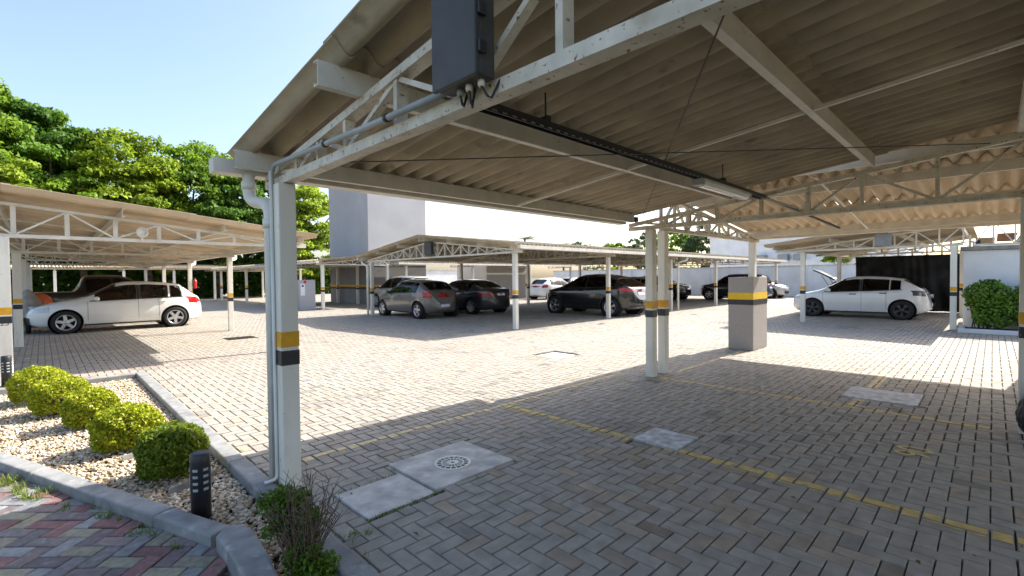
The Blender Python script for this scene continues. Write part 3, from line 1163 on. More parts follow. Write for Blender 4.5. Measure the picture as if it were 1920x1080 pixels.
# ---------------- M: middle gabled carport
zM0 = lambda y: 2.27 + SL * ((y - 9.42) if y < 13.9 else (18.38 - y))
Mc = thing("carport", "long gabled carport in the middle over the grey hatchback and black crossover", "carport", (9.72, 9.7, 0))
MX = (9.72, 14.44, 19.14, 23.84, 28.54, 33.2)
for i, X in enumerate(MX):
    for Y in (9.70, 18.10):
        post(Mc, X, Y, 2.2, .125)
    for s0, tl in ((9.62, 9.42), (18.18, 18.38)):
        truss(Mc, 'Y', X, s0, 13.9, zM0, zb=2.235, tail=tl, panel=.43, start=1, detail=i < 2)
for y in (9.5, 10.9, 12.4, 13.78, 14.02, 15.4, 16.9, 18.3):
    purlin(Mc, 'Y', y, 9.3, 33.4, zM0(y) + .024)
zMs = lambda y: zM0(y) + .176
roof(Mc, 'Y', 9.22, 33.5, [(9.22, 11.6), (11.5, 13.9)], zMs, M_SHEET, fine=False)
roof(Mc, 'Y', 9.22, 33.5, [(18.58, 16.2), (16.3, 13.9)], zMs, M_SHEET, fine=False)
gutter(Mc, 'Y', 9.18, 9.35, 33.4, 2.30)
gutter(Mc, 'Y', 18.62, 9.35, 33.4, 2.30)
o = MB().tube(bend([(19.62, 9.2, 2.31), (19.62, 9.2, 2.16), (19.45, 9.52, 2.08), (19.45, 9.52, .02)], .1), .045, 10).build("downpipe", M_PVC, Mc)
MB().tube(bend([(9.55, 18.6, 2.31), (9.55, 18.6, 2.16), (9.58, 18.2, 2.05), (9.58, 18.2, .02)], .1), .045, 10).build("downpipe", M_PVC, Mc)

# ---------------- L: left carport
zL = lambda x: 2.26 + .10 * (4.1 - x)
Lc = thing("carport", "carport on the left over the white hatchback, in front of the trees", "carport", (4, 10.6, 0))
LY = (10.55, 16.0, 21.4, 26.8, 32.2)
for i, Y in enumerate(LY):
    post(Lc, 3.98 if i else 3.74, Y, 2.2, .125)
    post(Lc, -.42, Y, 2.2, .15)
    truss(Lc, 'X', Y, 3.92, -.9, zL, tail=4.1, panel=.57, start=1, detail=i < 2)
for x in (3.95, 2.5, 1.0, -.5):
    purlin(Lc, 'X', x, 10.2, 33.6, zL(x) + .024)
zLs = lambda x: zL(x) + .176
roof(Lc, 'X', 10.12, 33.7, [(4.2, 1.9), (2.0, -.4), (-.3, -1.3)], zLs, M_SHEETL, fine=False)
gutter(Lc, 'X', 4.175, 11.9, 33.6, 2.275)
MB().tube(bend([(4.26, 16.5, 2.27), (4.26, 16.5, 2.17), (4.06, 16.3, 2.12), (4.06, 16.3, .02)], .08), .05, 12).build("downpipe", M_PVC, Lc)
MB().tube(bend([(4.26, 22.0, 2.27), (4.26, 22.0, 2.17), (4.06, 21.7, 2.10), (4.06, 21.7, .02)], .08), .05, 10).build("downpipe", M_PVC, Lc)
for k, Y in enumerate((13.3, 18.6)):
    MB().beam((-.6, Y, zL(-.6) + .01), (3.9, Y + .9, zL(3.9) + .01), .03, .03).build("roof_brace", M_WHITE, Lc)

# ---------------- R: right carport
zR = lambda y: 2.27 + SL * (4.75 - y)
Rc = thing("carport", "carport on the right over the white hatchback beside the white wall", "carport", (17.1, 4.2, 0))
for i, X in enumerate((17.08, 22.1, 26.4)):
    post(Rc, X, 4.22, 2.2, .125)
    post(Rc, X - .03, .73, 2.2, .13)
    truss(Rc, 'Y', X, 4.3, .55, zR, zb=2.235, tail=5.0, panel=.45, start=1, detail=i < 1)
for y in (4.9, 3.4, 2.0, .65):
    purlin(Rc, 'Y', y, 16.4, 27.5, zR(y) + .024)
roof(Rc, 'Y', 16.3, 27.5, [(5.12, 2.8), (2.9, .45)], lambda y: zR(y) + .176, M_SHEET, fine=False)

# ---------------- far carports
zW = lambda x: 2.30 + .10 * (x - 9.7)
Wc = thing("carport", "far carport along the drive in front of the grey tower", "carport", (9.9, 23.4, 0))
for i, Y in enumerate((23.4, 26.9, 29.6, 35.8, 42.2)):
    if i != 1 and i != 2:
        post(Wc, 9.9, Y, 2.25, .14)
    post(Wc, 13.5, Y, 2.3, .14)
    truss(Wc, 'X', Y, 9.9, 13.6, zW, zb=2.25, panel=.5, start=1, detail=False, tail=9.6)
for x in (9.7, 11.4, 13.3):
    purlin(Wc, 'X', x, 22.9, 43.0, zW(x) + .02)
roof(Wc, 'X', 22.8, 43.2, [(9.45, 13.68)], lambda x: zW(x) + .17, M_SHEET, fine=False)
gutter(Wc, 'X', 9.42, 22.8, 43.0, 2.30)
zN = lambda y: 2.30 + .10 * (y - 23.2)
Nc = thing("carport", "far carport behind the sedan, in front of the beige block", "carport", (14.6, 23.3, 0))
for i, X in enumerate((14.68, 19.6, 24.6, 29.6)):
    post(Nc, X, 23.4, 2.25, .13, band=i > 0)
    truss(Nc, 'Y', X, 23.3, 25.7, zN, zb=2.25, panel=.5, start=1, detail=False)
for y in (23.3, 25.5):
    purlin(Nc, 'Y', y, 13.9, 31, zN(y) + .02)
roof(Nc, 'Y', 13.8, 31.0, [(22.95, 25.85)], lambda y: zN(y) + .17, M_SHEET, fine=False)
gutter(Nc, 'Y', 22.92, 13.9, 31, 2.30)
zF = lambda y: 2.35 + .10 * (y - 44)
Fc = thing("carport", "farthest carport across the end of the drive under the trees", "carport", (4, 44, 0))
for i, X in enumerate((-3.0, 0.6, 4.2, 7.2, 9.9, 13.5)):
    post(Fc, X, 44.2, 2.3, .16, band=False)
    truss(Fc, 'Y', X, 44.1, 47.3, zF, zb=2.3, panel=.6, start=1, detail=False)
for y in (44.1, 47.0):
    purlin(Fc, 'Y', y, -6, 15, zF(y) + .02)
roof(Fc, 'Y', -6.2, 15.2, [(43.8, 47.4)], lambda y: zF(y) + .17, M_SHEETL, fine=False)

# ================================================================== FITTINGS ON THE NEAR CARPORT
bxo = thing("junction_box", "charcoal plastic electrical box clamped to the near roof truss", "electrical box", (1.12, 1.435, 2.23))
MB().bbox(1.135, 1.215, 1.305, 1.56, 2.235, 2.70, .010).build("housing", M_BOX, bxo)
MB().bbox(1.112, 1.134, 1.300, 1.565, 2.230, 2.705, .006).build("lid", M_BOX, bxo)
for z in (2.33, 2.465, 2.60):
    MB().bbox(1.122, 1.16, 1.286, 1.299, z - .022, z + .022, .004).build("latch", M_BLACKP, bxo)
for k, (x, y) in enumerate(((1.175, 1.34), (1.17, 1.405), (1.175, 1.465))):
    MB().lathe([(.0, 0), (.012, 0), (.014, -.012), (.012, -.026), (0, -.026)], 10, c=(x, y, 2.236)).build("cable_gland", M_PVC if k < 2 else M_GREYPIPE, bxo)
for k, (p, q, d) in enumerate((((1.175, 1.34, 2.212), (1.24, 1.30, 2.25), .06), ((1.17, 1.405, 2.212), (1.23, 1.44, 2.25), .07), ((1.175, 1.465, 2.212), (1.24, 1.5, 2.25), .05))):
    p, q = Vector(p), Vector(q)
    mid = (p + q) / 2 - Vector((0, 0, d))
    MB().tube([p, p.lerp(mid, .6) - Vector((0, 0, .01)), mid, q.lerp(mid, .5), q], .005, 8).build("cable", M_BLACKP, bxo)
MB().bbox(1.20, 1.235, 1.555, 1.58, 2.36, 2.40, .006).build("red_plug", M_REDP, bxo)

cd_ = thing("conduit", "grey plastic conduit running from the charcoal box along the truss and down the post", "conduit", (1.19, 3.68, 0))
MB().tube(bend([(1.195, 1.52, 2.262), (1.195, 2.2, 2.275), (1.195, 3.66, 2.325), (1.178, 3.676, .9), (1.178, 3.676, .03)], .09, 8), .0165, 12).build("pipe", M_GREYPIPE, cd_)
for y, z in ((2.05, 2.272), (2.75, 2.294)):
    MB().lathe([(.0165, -.012), (.021, -.012), (.021, .012), (.0165, .012)], 12, axis='y', c=(1.195, y, z)).build("clip", M_BLACKP, cd_)
cd_ = thing("conduit", "thin white pipe beside the post with its foot bent outward", "conduit", (1.19, 3.63, 0))
MB().tube(bend([(1.181, 3.645, 2.28), (1.181, 3.645, .055), (1.10, 3.66, .045)], .035, 6), .0115, 12).build("pipe", M_PVC, cd_)

ct = thing("cable_tray", "black perforated cable tray hung under the near carport roof", "cable tray", (1.8, 2.0, 2.45))
TZ = 2.445
mb = MB()
mb.box(1.62, 6.38, 1.982, 1.986, TZ - .012, TZ + .042).box(1.62, 6.38, 2.034, 2.038, TZ - .012, TZ + .042)
mb.box(1.62, 6.38, 1.986, 2.034, TZ + .038, TZ + .042)
mb.build("channel", M_BLACKP, ct)
mb = MB()
for k in range(60):
    x = 1.66 + k * .0795
    mb.box(x, x + .035, 1.9805, 1.982, TZ - .004, TZ + .003)
mb.build("slot_row", M_GALV, ct)
for x in (2.3, 5.12):
    bar("hanger_rod", (x, 2.008, TZ + .04), (x, 2.008, zAs(2.0)), .008, .008, M_STEEL, ct)
    MB().box(x - .018, x + .018, 1.978, 2.036, TZ + .043, TZ + .075).build("bracket", M_BLACKP, ct)
bar("arm", (6.38, 2.008, TZ + .02), (10.6, 2.02, 2.36), .03, .03, M_BLACKP, ct)

lp = thing("tube_lamp", "white twin tube lamp with clear cover under the cable tray", "lamp", (4.6, 2.01, 2.37))
mb = MB()
prof = [(-.05, .072), (.05, .072), (.062, .048), (.062, .040), (-.062, .040), (-.062, .048)]


def prism_x(x0, x1, prof, yc, zc):
    n = len(prof)
    V = [(x0, yc + a, zc + b) for a, b in prof] + [(x1, yc + a, zc + b) for a, b in prof]
    F = [tuple(range(n)), tuple(range(n, 2 * n))] + [(k, (k + 1) % n, n + (k + 1) % n, n + k) for k in range(n)]
    return MB().add(V, F)


prism_x(4.55, 5.78, prof, 2.008, TZ - .078).build("housing", M_LAMPW, lp)
prism_x(4.58, 5.75, [(-.055, .039), (.055, .039), (.045, .008), (.02, -.005), (-.02, -.005), (-.045, .008)], 2.008, TZ - .078).build("cover", M_DIFF, lp)
for s_ in (-.02, .02):
    MB().tube([(4.62, 2.008 + s_, TZ - .076), (5.70, 2.008 + s_, TZ - .076)], .008, 8).build("tube", M_LAMPW, lp)
for x in (4.5, 5.78):
    MB().bbox(x, x + .05, 1.955, 2.061, TZ - .075, TZ - .01, .008).build("end_cap", M_GREYPIPE, lp)

sc_ = thing("security_camera", "small black camera on the tail of the truss by the twin posts", "camera", (6.44, 3.86, 2.3))
MB().bbox(6.40, 6.48, 3.80, 3.85, 2.325, 2.40, .01).build("body", M_BLACKP, sc_)
MB().tube([(6.40, 3.825, 2.372), (6.345, 3.825, 2.362)], .018, 10).build("lens", M_BLACKP, sc_)
MB().box(6.43, 6.45, 3.815, 3.835, 2.298, 2.326).build("stalk", M_STEEL, sc_)
sp = thing("round_fixture", "small round fixture on the truss beside the lower end of the cable tray", "fixture", (6.40, 1.55, 2.4))
MB().lathe([(0, -.02), (.05, -.02), (.06, 0), (.05, .02), (0, .02)], 20, axis='y', c=(6.39, 1.53, 2.40)).build("disc", M_WHITE, sp)
MB().bbox(6.36, 6.42, 1.50, 1.56, 2.25, 2.345, .006).build("bracket", M_WHITE, sp)
bx2 = thing("junction_box", "dark electrical box in the gable of the middle carport", "electrical box", (9.6, 13.75, 2.4))
MB().bbox(9.55, 9.66, 13.62, 13.98, 2.33, 2.76, .012).build("housing", M_BOX, bx2)
MB().bbox(9.53, 9.549, 13.60, 14.0, 2.32, 2.77, .006).build("lid", M_BOX, bx2)
bx3 = thing("junction_box", "grey electrical box on the truss over the white hatchback on the right", "electrical box", (17, 2.2, 2.4))
MB().bbox(16.92, 17.02, 2.02, 2.36, 2.30, 2.62, .012).build("housing", M_BOXG, bx3)
MB().bbox(16.90, 16.919, 2.0, 2.38, 2.28, 2.64, .006).build("lid", M_BOXG, bx3)
fl = thing("floodlight", "round white lamp on the first truss of the left carport", "lamp", (1.26, 10.5, 2.33))
MB().lathe([(0, .03), (.07, .03), (.09, 0), (.09, -.04), (.068, -.05), (.066, -.03), (0, -.03)], 24, axis='y', c=(1.26, 10.49, 2.36)).build("head", M_WHITE, fl)
MB().box(1.245, 1.275, 10.47, 10.53, 2.22, 2.26).build("bracket", M_WHITE, fl)
fe = thing("fire_extinguisher", "red fire extinguisher hung on a post of the left carport", "extinguisher", (4.12, 21.3, 1.2))
MB().lathe([(0, 0), (.05, 0), (.06, .02), (.06, .26), (.045, .31), (.02, .33), (.02, .36), (0, .36)], 16, c=(4.13, 21.33, 1.22)).build("cylinder", M_REDP, fe)
MB().bbox(4.10, 4.16, 21.29, 21.37, 1.575, 1.62, .008).build("valve", M_BLACKP, fe)


def bollard(x, y, z, lab):
    t = thing("bollard_light", lab, "bollard light", (x, y, z))
    r = .057
    MB().lathe([(0, .445), (r - .006, .445), (r, .438), (r, .385), (r, .375), (r, 0), (0, 0)], 32, c=(x, y, z)).build("body", M_BLACKP, t)
    MB().lathe([(0, 0), (r + .012, 0), (r + .012, .012), (r, .018)], 32, c=(x, y, z)).build("foot", M_BLACKP, t)
    for k in range(4):
        zz = z + .22 + k * .042
        for a0 in (-2.55, -1.50, -.45, .6, 1.65, 2.7):
            mb = MB()
            n = 6
            V = []
            for q in range(n + 1):
                a = a0 + .52 * q / n
                for (rr, h) in ((r + .0006, -.008), (r + .0035, -.008), (r + .0035, .008), (r + .0006, .008)):
                    V.append((x + rr * math.cos(a), y + rr * math.sin(a), zz + h))
            F = [(q * 4 + i, q * 4 + (i + 1) % 4, q * 4 + 4 + (i + 1) % 4, q * 4 + 4 + i) for q in range(n) for i in range(4)] + [(0, 1, 2, 3), (4 * n, 4 * n + 1, 4 * n + 2, 4 * n + 3)]
            mb.add(V, F).build("light_slot", M_GREYPIPE, t)
    return t


bollard(.70, 3.60, GZ, "black bollard light among the pebbles next to the near bush")
bollard(-.40, 10.05, 0.0, "black bollard light behind the farthest bush at the picture's edge")

# number on the first left post
fc = bpy.data.curves.new("post_number", 'FONT')
fc.body = "25"
fc.size = .1
fc.align_x = 'CENTER'
fc.materials.append(M_BLK)
o = bpy.data.objects.new("post_number", text_mesh(fc))
COL.objects.link(o)
o.location = (-.42, 10.4725, .86)
o.rotation_euler = (math.pi / 2, 0, 0)
tag(o, "small black number 25 on the first white post of the left carport", "number")
bg_ = thing("bag", "black bag slumped at the foot of the post at the right picture edge", "bag", (6.33, -.18, 0))
bm = bmesh.new()
bmesh.ops.create_icosphere(bm, subdivisions=4, radius=1)
for v in bm.verts:
    p = v.co.copy()
    w = 1 + .12 * math.sin(9 * p.x + 3 * p.z) * math.cos(7 * p.y) + .06 * math.sin(17 * p.z + 5 * p.x)
    zz = p.z * (1.15 if p.z > 0 else .9)
    v.co = Vector((6.32 + p.x * .11 * w * (1 - .25 * max(0, p.z)), -.245 + p.y * .085 * w * (1 - .35 * max(0, p.z)), .20 + zz * .21 * (1 if p.z > 0 else .95)))
me = bpy.data.meshes.new("bag_body")
bm.to_mesh(me)
bm.free()
me.polygons.foreach_set("use_smooth", [True] * len(me.polygons))
me.materials.append(M_BLACKP)
link("bag_body", me, bg_)
MB().tube([(6.32, -.245, .42), (6.30, -.235, .48), (6.32, -.225, .49), (6.35, -.235, .44), (6.34, -.245, .41)], .012, 8).build("strap", M_BLACKP, bg_)


# ================================================================== BUILDINGS AND WALLS
tw = thing("tower", "tall grey tower block with a yellow and black stripe round its base", "building", (13.75, 26, 0))
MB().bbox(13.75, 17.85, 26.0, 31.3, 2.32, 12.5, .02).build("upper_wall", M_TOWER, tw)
MB().box(13.77, 17.83, 26.02, 31.28, 0, 2.32).build("shaded_lower_wall", M_TOWERD, tw)  # same wall lower down, shade painted in by the darker grey
MB().box(13.765, 17.835, 26.015, 31.285, 1.03, 1.16).build("yellow_stripe", M_YEL, tw)
MB().box(13.765, 17.835, 26.015, 31.285, .90, 1.02).build("black_stripe", M_BLK, tw)
MB().box(13.6, 18.0, 25.85, 31.45, 12.5, 12.7).build("roof_slab", M_TOWER, tw)
bb = thing("outbuilding", "plain beige block seen under the middle carport behind the dark sedan", "building", (25, 26.5, 0))
MB().bbox(23.1, 27.8, 26.0, 29.5, 0, 2.85, .02).build("wall", M_BEIGE, bb)
MB().box(22.95, 27.95, 25.85, 29.65, 2.85, 2.97).build("roof_slab", M_BEIGE, bb)
fb = thing("building", "far white building above the boundary wall, right of the far trees", "building", (44, 14, 0))
MB().bbox(42, 54, 4.2, 17.6, 0, 4.75, .03).build("wall", M_WALLW, fb)
MB().box(41.85, 54.15, 4.05, 17.75, 4.75, 4.9).build("parapet", M_WALLW, fb)
for k, y in enumerate((13.2, 11.6, 10.5)):
    MB().bbox(41.2, 41.9, y - .35, y + .35, 2.6, 3.1, .02).build("air_unit", M_BOXG, fb)

wl = thing("boundary_wall", "long white boundary wall at the far end of the car park", "wall", (36.5, 10, 0))
MB().box(36.5, 36.7, -6, 31, 0, 2.05).build("wall_face", M_WALLW, wl)
MB().box(36.44, 36.76, -6, 31, 2.05, 2.13).build("coping", M_SLAB, wl)
for y in np.arange(-5, 31, 3.4):
    MB().box(36.42, 36.498, y - .12, y + .12, 0, 2.048).build("pier", M_WALLW, wl)
wb_ = thing("boundary_wall", "white boundary wall glimpsed far beyond the dark sedan", "wall", (27, 34, 0))
MB().box(17, 36.4, 34, 34.2, 0, 2.2).build("wall_face", M_WALLW, wb_)
MB().box(17, 36.4, 33.94, 34.26, 2.2, 2.28).build("coping", M_SLAB, wb_)
wr = thing("white_wall", "short white wall on the right behind the green hedge", "wall", (17.6, 0, 0))
MB().bbox(17.45, 17.75, -9, .56, 0, 2.08, .01).build("wall_face", M_WALLW, wr)
MB().bbox(17.36, 17.84, -9, .62, 2.083, 2.19, .01).build("coping", M_KERB, wr)
kr = thing("kerb", "white painted kerb round the hedge by the white wall", "kerb", (16.6, 0, 0))
kr["kind"] = "structure"
kerb_stone(kr, (16.38, -2.2), (16.38, .62), (1, 0), .12, -.05, .10, M_WALLW)
kerb_stone(kr, (16.50, .50), (17.42, .50), (0, 1), .12, -.05, .10, M_WALLW)
o = sheet("hedge_bed", 16.5, 17.45, -2.2, .5, .06, M_SOIL)
tag(o, "soil under the hedge by the white wall", "bed", kind="structure")
# broken roof seen over the white wall
br = thing("lean_to_roof", "dilapidated reddish lean-to roof with bare trusses seen over the white wall", "roof", (19, -1, 0))
for k in range(7):
    y0 = .35 - k * .42
    MB().box(18.2, 22.5, y0 - .38, y0, 2.42 + .06 * math.sin(k * 2.1) + .04 * k, 2.45 + .06 * math.sin(k * 2.1) + .04 * k).build("roof_board", M_TERR if k % 2 else M_SHEET, br)
zX = lambda y: 2.62 + .02 * (-y)
truss(br, 'Y', 18.1, .4, -3.2, lambda y: 2.72 + .1 * abs(y + 1.4), zb=2.25, panel=.4, m=M_WHITE, detail=True)
bar("roof_post", (18.3, .3, 0), (18.3, .3, 2.4), .1, .1, M_STEEL, br)
bar("roof_post", (18.3, -2.6, 0), (18.3, -2.6, 2.4), .1, .1, M_STEEL, br)
# shade cloth
sh = MB()
V, F = [], []
ny, nz = 160, 14
for i in range(ny + 1):
    y = 4.05 - i * 6.2 / ny
    for j in range(nz + 1):
        z = .03 + j * 2.17 / nz
        d = .06 * math.sin(i * .31 + 1.7 * math.sin(i * .07) + .9 * math.sin(j * .35)) + .035 * math.sin(i * .83 + 2.1 * math.sin(i * .13) + j * .3) + .05 * math.sin(j * .7 + i * .09)
        V.append((24.3 + d * (1.15 - .4 * j / nz), y, z))
for i in range(ny):
    for j in range(nz):
        a = i * (nz + 1) + j
        F.append((a, a + 1, a + nz + 2, a + nz + 1))
o = sh.add(V, F, True).build("shade_cloth", M_CLOTH)
md = o.modifiers.new("thick", 'SOLIDIFY')
md.thickness = .006
tag(o, "black folded shade cloth hanging behind the white hatchback on the right", "cloth")
# utility cabinet by the far carport
cb = thing("hydrant_cabinet", "grey cabinet with a white notice and red mark by the far carport", "cabinet", (9.3, 24, 0))
MB().bbox(8.93, 9.72, 23.85, 24.3, 0, 1.5, .015).build("body", M_TOWER, cb)
MB().box(8.99, 9.20, 23.838, 23.849, .72, 1.32).build("notice", M_PLATE, cb)
MB().lathe([(0, 0), (.05, 0), (.05, -.004), (0, -.004)], 16, axis='y', c=(9.095, 23.836, 1.2)).build("notice_mark", M_BLK, cb)
MB().box(9.16, 9.25, 23.80, 23.836, 1.33, 1.46).build("red_bell", M_REDP, cb)
# covered scooter
mc = thing("covered_scooter", "scooter under a grey cover between the post and the white hatchback's nose", "scooter", (-.35, 20.4, 0))
V, F = [], []
nU, nV = 26, 12
for i in range(nU + 1):
    q = i / nU
    y = 19.7 + 1.75 * q
    hgt_ = .62 + .52 * math.exp(-((q - .30) / .17) ** 2) + .10 * math.exp(-((q - .75) / .2) ** 2) - .35 * max(0, q - .85) / .15 - .3 * max(0, .1 - q) / .1
    for j in range(nV + 1):
        a = math.pi * j / nV
        wv = .24 + .10 * math.exp(-((q - .30) / .15) ** 2)
        spread = 1 + .25 * (1 - math.sin(a)) + .06 * math.sin(i * 1.9 + j)
        V.append((-.33 - wv * math.cos(a) * spread * (.55 + .45 * (1 - math.sin(a) ** 3)), y, .22 + (hgt_ - .05) * math.sin(a) ** .7))
for i in range(nU):
    for j in range(nV):
        a = i * (nV + 1) + j
        F.append((a, a + 1, a + nV + 2, a + nV + 1))
o = MB().add(V, F, True).build("cover", M_COVER, mc)
for y in (19.95, 21.15):
    w_ = MB().lathe([(.15, -.05), (.22, -.055), (.25, -.03), (.25, .03), (.22, .055), (.15, .05), (.15, -.05)], 24, axis='y', c=(0, 0, 0))
    w_.v = [(-.33 + b, y + a, .25 + c_) for a, b, c_ in w_.v]
    w_.build("wheel", M_TYRE, mc)
# orange bins by the pickup
ob = thing("round_bin", "orange round-topped bin standing before the black pickup's bed", "bin", (-.2, 22.6, 0))
MB().lathe([(0, 0), (.36, 0), (.42, .75), (.45, .80), (.45, .86), (.40, 1.0), (.25, 1.12), (0, 1.16)], 24, c=(-.2, 22.7, 0)).build("drum", M_ORANGE, ob)
MB().lathe([(0, 0), (.10, 0), (.10, .03), (0, .03)], 16, axis='y', c=(-.25, 22.28, .98)).build("opening", M_BLK, ob)
ob = thing("crate_bin", "long orange bin behind the white hatchback's windows", "bin", (2.1, 22.6, 0))
mb = MB()
mb.bbox(1.35, 2.75, 22.3, 23.0, .12, 1.02, .03)
mb.build("tub", M_ORANGE, ob)
MB().bbox(1.30, 2.80, 22.25, 23.05, 1.02, 1.10, .02).build("lid", M_ORANGE, ob)
for x in (1.5, 2.6):
    MB().lathe([(0, -.03), (.06, -.03), (.06, .03), (0, .03)], 12, axis='y', c=(x, 22.5, .062)).build("caster", M_TYRE, ob)


# ================================================================== CARS
def smooth_prof(pts, s, w=.10):
    pts = sorted(pts)
    xs_, zs_ = np.array([p[0] for p in pts]), np.array([p[1] for p in pts])
    k = np.linspace(-1, 1, 9)
    wt = np.exp(-2.5 * k * k)
    wt /= wt.sum()
    return sum(np.interp(s + w * kk, xs_, zs_) * ww for kk, ww in zip(k, wt))


class Car:
    def __init__(c, L, W, H, top, belt, bot=.19, k=.20, pf=3.4, pr=4.6, n=4.2, sm=.09):
        c.L, c.W, c.H, c.topp, c.beltp, c.b0, c.k, c.pf, c.pr, c.n, c.sm = L, W, H, top, belt, bot, k, pf, pr, n, sm
        c.table()

    def table(c):
        G = np.linspace(0, c.L, 1401)
        q = 2 * G / c.L - 1
        p = np.where(q < 0, c.pf, c.pr)
        w = c.W / 2 * np.clip(1 - np.abs(q) ** (p * 1.6), 1e-4, 1) ** (1 / 2.2)
        top = smooth_prof(c.topp, G, c.sm)
        belt = np.minimum(smooth_prof(c.beltp, G, .15), top - .035)
        bot = c.b0 + .16 * np.clip(1 - G / .35, 0, 1) ** 2 + .15 * np.clip(1 - (c.L - G) / .4, 0, 1) ** 2
        c.tab = [a.tolist() for a in (w, top, belt, bot)]

    def get(c, k, s):
        x = min(max(s / c.L, 0.0), 1.0) * 1400
        i = min(int(x), 1399)
        f = x - i
        a = c.tab[k]
        return a[i] * (1 - f) + a[i + 1] * f

    def w(c, s):
        return c.get(0, s)

    def top(c, s):
        return c.get(1, s)

    def belt(c, s):
        return c.get(2, s)

    def bot(c, s):
        return c.get(3, s)

    def lower(c, s):
        b, t = c.bot(s), c.belt(s)
        h = t - b
        return (b, b + .05, b + .22 * h, b + .55 * h, b + .86 * h, t), (.80, .93, .985, 1.0, .992, .965)

    def y(c, s, z):
        zt, zb = c.top(s), c.belt(s)
        w = c.w(s)
        if z <= zb:
            zz, ff = c.lower(s)
            if z <= zz[0]:
                return w * ff[0]
            for i in range(5):
                if z <= zz[i + 1]:
                    return w * (ff[i] + (ff[i + 1] - ff[i]) * (z - zz[i]) / max(1e-6, zz[i + 1] - zz[i]))
            return w * ff[5]
        t = min(1.0, (z - zb) / (zt - zb))
        return float(w * .965 * (1 - c.k * t * min(1, (zt - zb) / .3)) * (1 - t ** c.n) ** (1 / c.n))

    def ztop(c, s, y):
        zt, zb = float(c.top(s)), float(c.belt(s))
        lo, hi = 0.0, 1.0
        for _ in range(26):
            m_ = (lo + hi) / 2
            if c.y(s, zb + m_ * (zt - zb)) > abs(y):
                lo = m_
            else:
                hi = m_
        return zb + lo * (zt - zb)

    def P(c, s, y, z):
        return (c.L / 2 - s, y, z)

    def body(c, arches, r, wins=(), tops=()):
        e = np.array([.006, .02, .04, .07, .11, .16, .22, .29, .36])
        S_ = np.concatenate([e, np.linspace(.44, c.L - .44, 54), c.L - e[::-1]])
        V, F = [], []
        th = np.linspace(0, math.pi / 2, 12)
        for s in S_:
            zz, ff = c.lower(s)
            w = float(c.w(s))
            zt, zb = float(c.top(s)), float(c.belt(s))
            half = [(0.0, zz[0])] + [(w * f_, z_) for z_, f_ in zip(zz, ff)]
            for a in th[1:]:
                t = math.sin(a) ** (2 / c.n)
                yy = w * .965 * (1 - c.k * t * min(1, (zt - zb) / .3)) * max(0, math.cos(a)) ** (2 / c.n)
                half.append((yy, zb + t * (zt - zb)))
            half[-1] = (0.0, half[-1][1])
            ring = half + [(-y_, z_) for y_, z_ in half[-2:0:-1]]
            V += [c.P(s, y_, z_) for y_, z_ in ring]
        m_ = len(V) // len(S_)
        for i in range(len(S_) - 1):
            for q in range(m_):
                F.append((i * m_ + q, i * m_ + (q + 1) % m_, (i + 1) * m_ + (q + 1) % m_, (i + 1) * m_ + q))
        F.append(tuple(range(m_)))
        F.append(tuple((len(S_) - 1) * m_ + q for q in range(m_))[::-1])
        me = MB().add(V, F, True).mesh("car_body", None)
        o = bpy.data.objects.new("tmp", me)
        COL.objects.link(o)
        cut = MB()
        for s in arches:
            for sg in (-1, 1):
                ring = []
                n = 40
                V2 = []
                for k_ in range(n):
                    a = 2 * math.pi * k_ / n
                    for yy in (sg * (c.W / 2 - .30), sg * (c.W / 2 + .2)):
                        V2.append((c.L / 2 - s + r * math.cos(a), yy, r_wheel(r) + r * math.sin(a)))
                F2 = [(2 * k_, 2 * ((k_ + 1) % n), 2 * ((k_ + 1) % n) + 1, 2 * k_ + 1) for k_ in range(n)] + [tuple(range(0, 2 * n, 2)), tuple(range(1, 2 * n, 2))]
                cut.add(V2, F2)
        co = bpy.data.objects.new("tmpcut", cut.mesh("cut", None))
        COL.objects.link(co)
        md = o.modifiers.new("b", 'BOOLEAN')
        md.operation = 'DIFFERENCE'
        md.solver = 'EXACT'
        md.object = co
        dg = bpy.context.evaluated_depsgraph_get()
        dg.update()
        me2 = bpy.data.meshes.new_from_object(o.evaluated_get(dg))
        bpy.data.objects.remove(o)
        bpy.data.objects.remove(co)
        me2.name = "car_body"
        bm = bmesh.new()
        bm.from_mesh(me2)
        for e_ in bm.edges:
            if len(e_.link_faces) == 2 and e_.link_faces[0].normal.angle(e_.link_faces[1].normal, 0) > math.radians(38):
                e_.smooth = False
        for f_ in bm.faces:
            f_.smooth = True
        # open the body behind the glass
        gone = []
        for f_ in bm.faces:
            ok = False
            for s0, s1 in wins:
                if all(s0 - .01 < c.L / 2 - v.co.x < s1 + .01 for v in f_.verts):
                    sc_m = c.L / 2 - f_.calc_center_median().x
                    lo_, hi_ = c.belt(sc_m), c.belt(sc_m) + .84 * (c.top(sc_m) - c.belt(sc_m))
                    if all(lo_ - .01 < v.co.z < hi_ + .01 for v in f_.verts):
                        ok = True
            for s0, s1 in tops:
                if all(s0 - .01 < c.L / 2 - v.co.x < s1 + .01 for v in f_.verts):
                    if all(abs(v.co.y) < c.w(c.L / 2 - v.co.x) * .965 * (1 - c.k * .9) * .90 and v.co.z > c.belt(c.L / 2 - v.co.x) for v in f_.verts):
                        ok = True
            if ok:
                gone.append(f_)
        bmesh.ops.delete(bm, geom=gone, context='FACES')
        bm.to_mesh(me2)
        bm.free()
        return me2

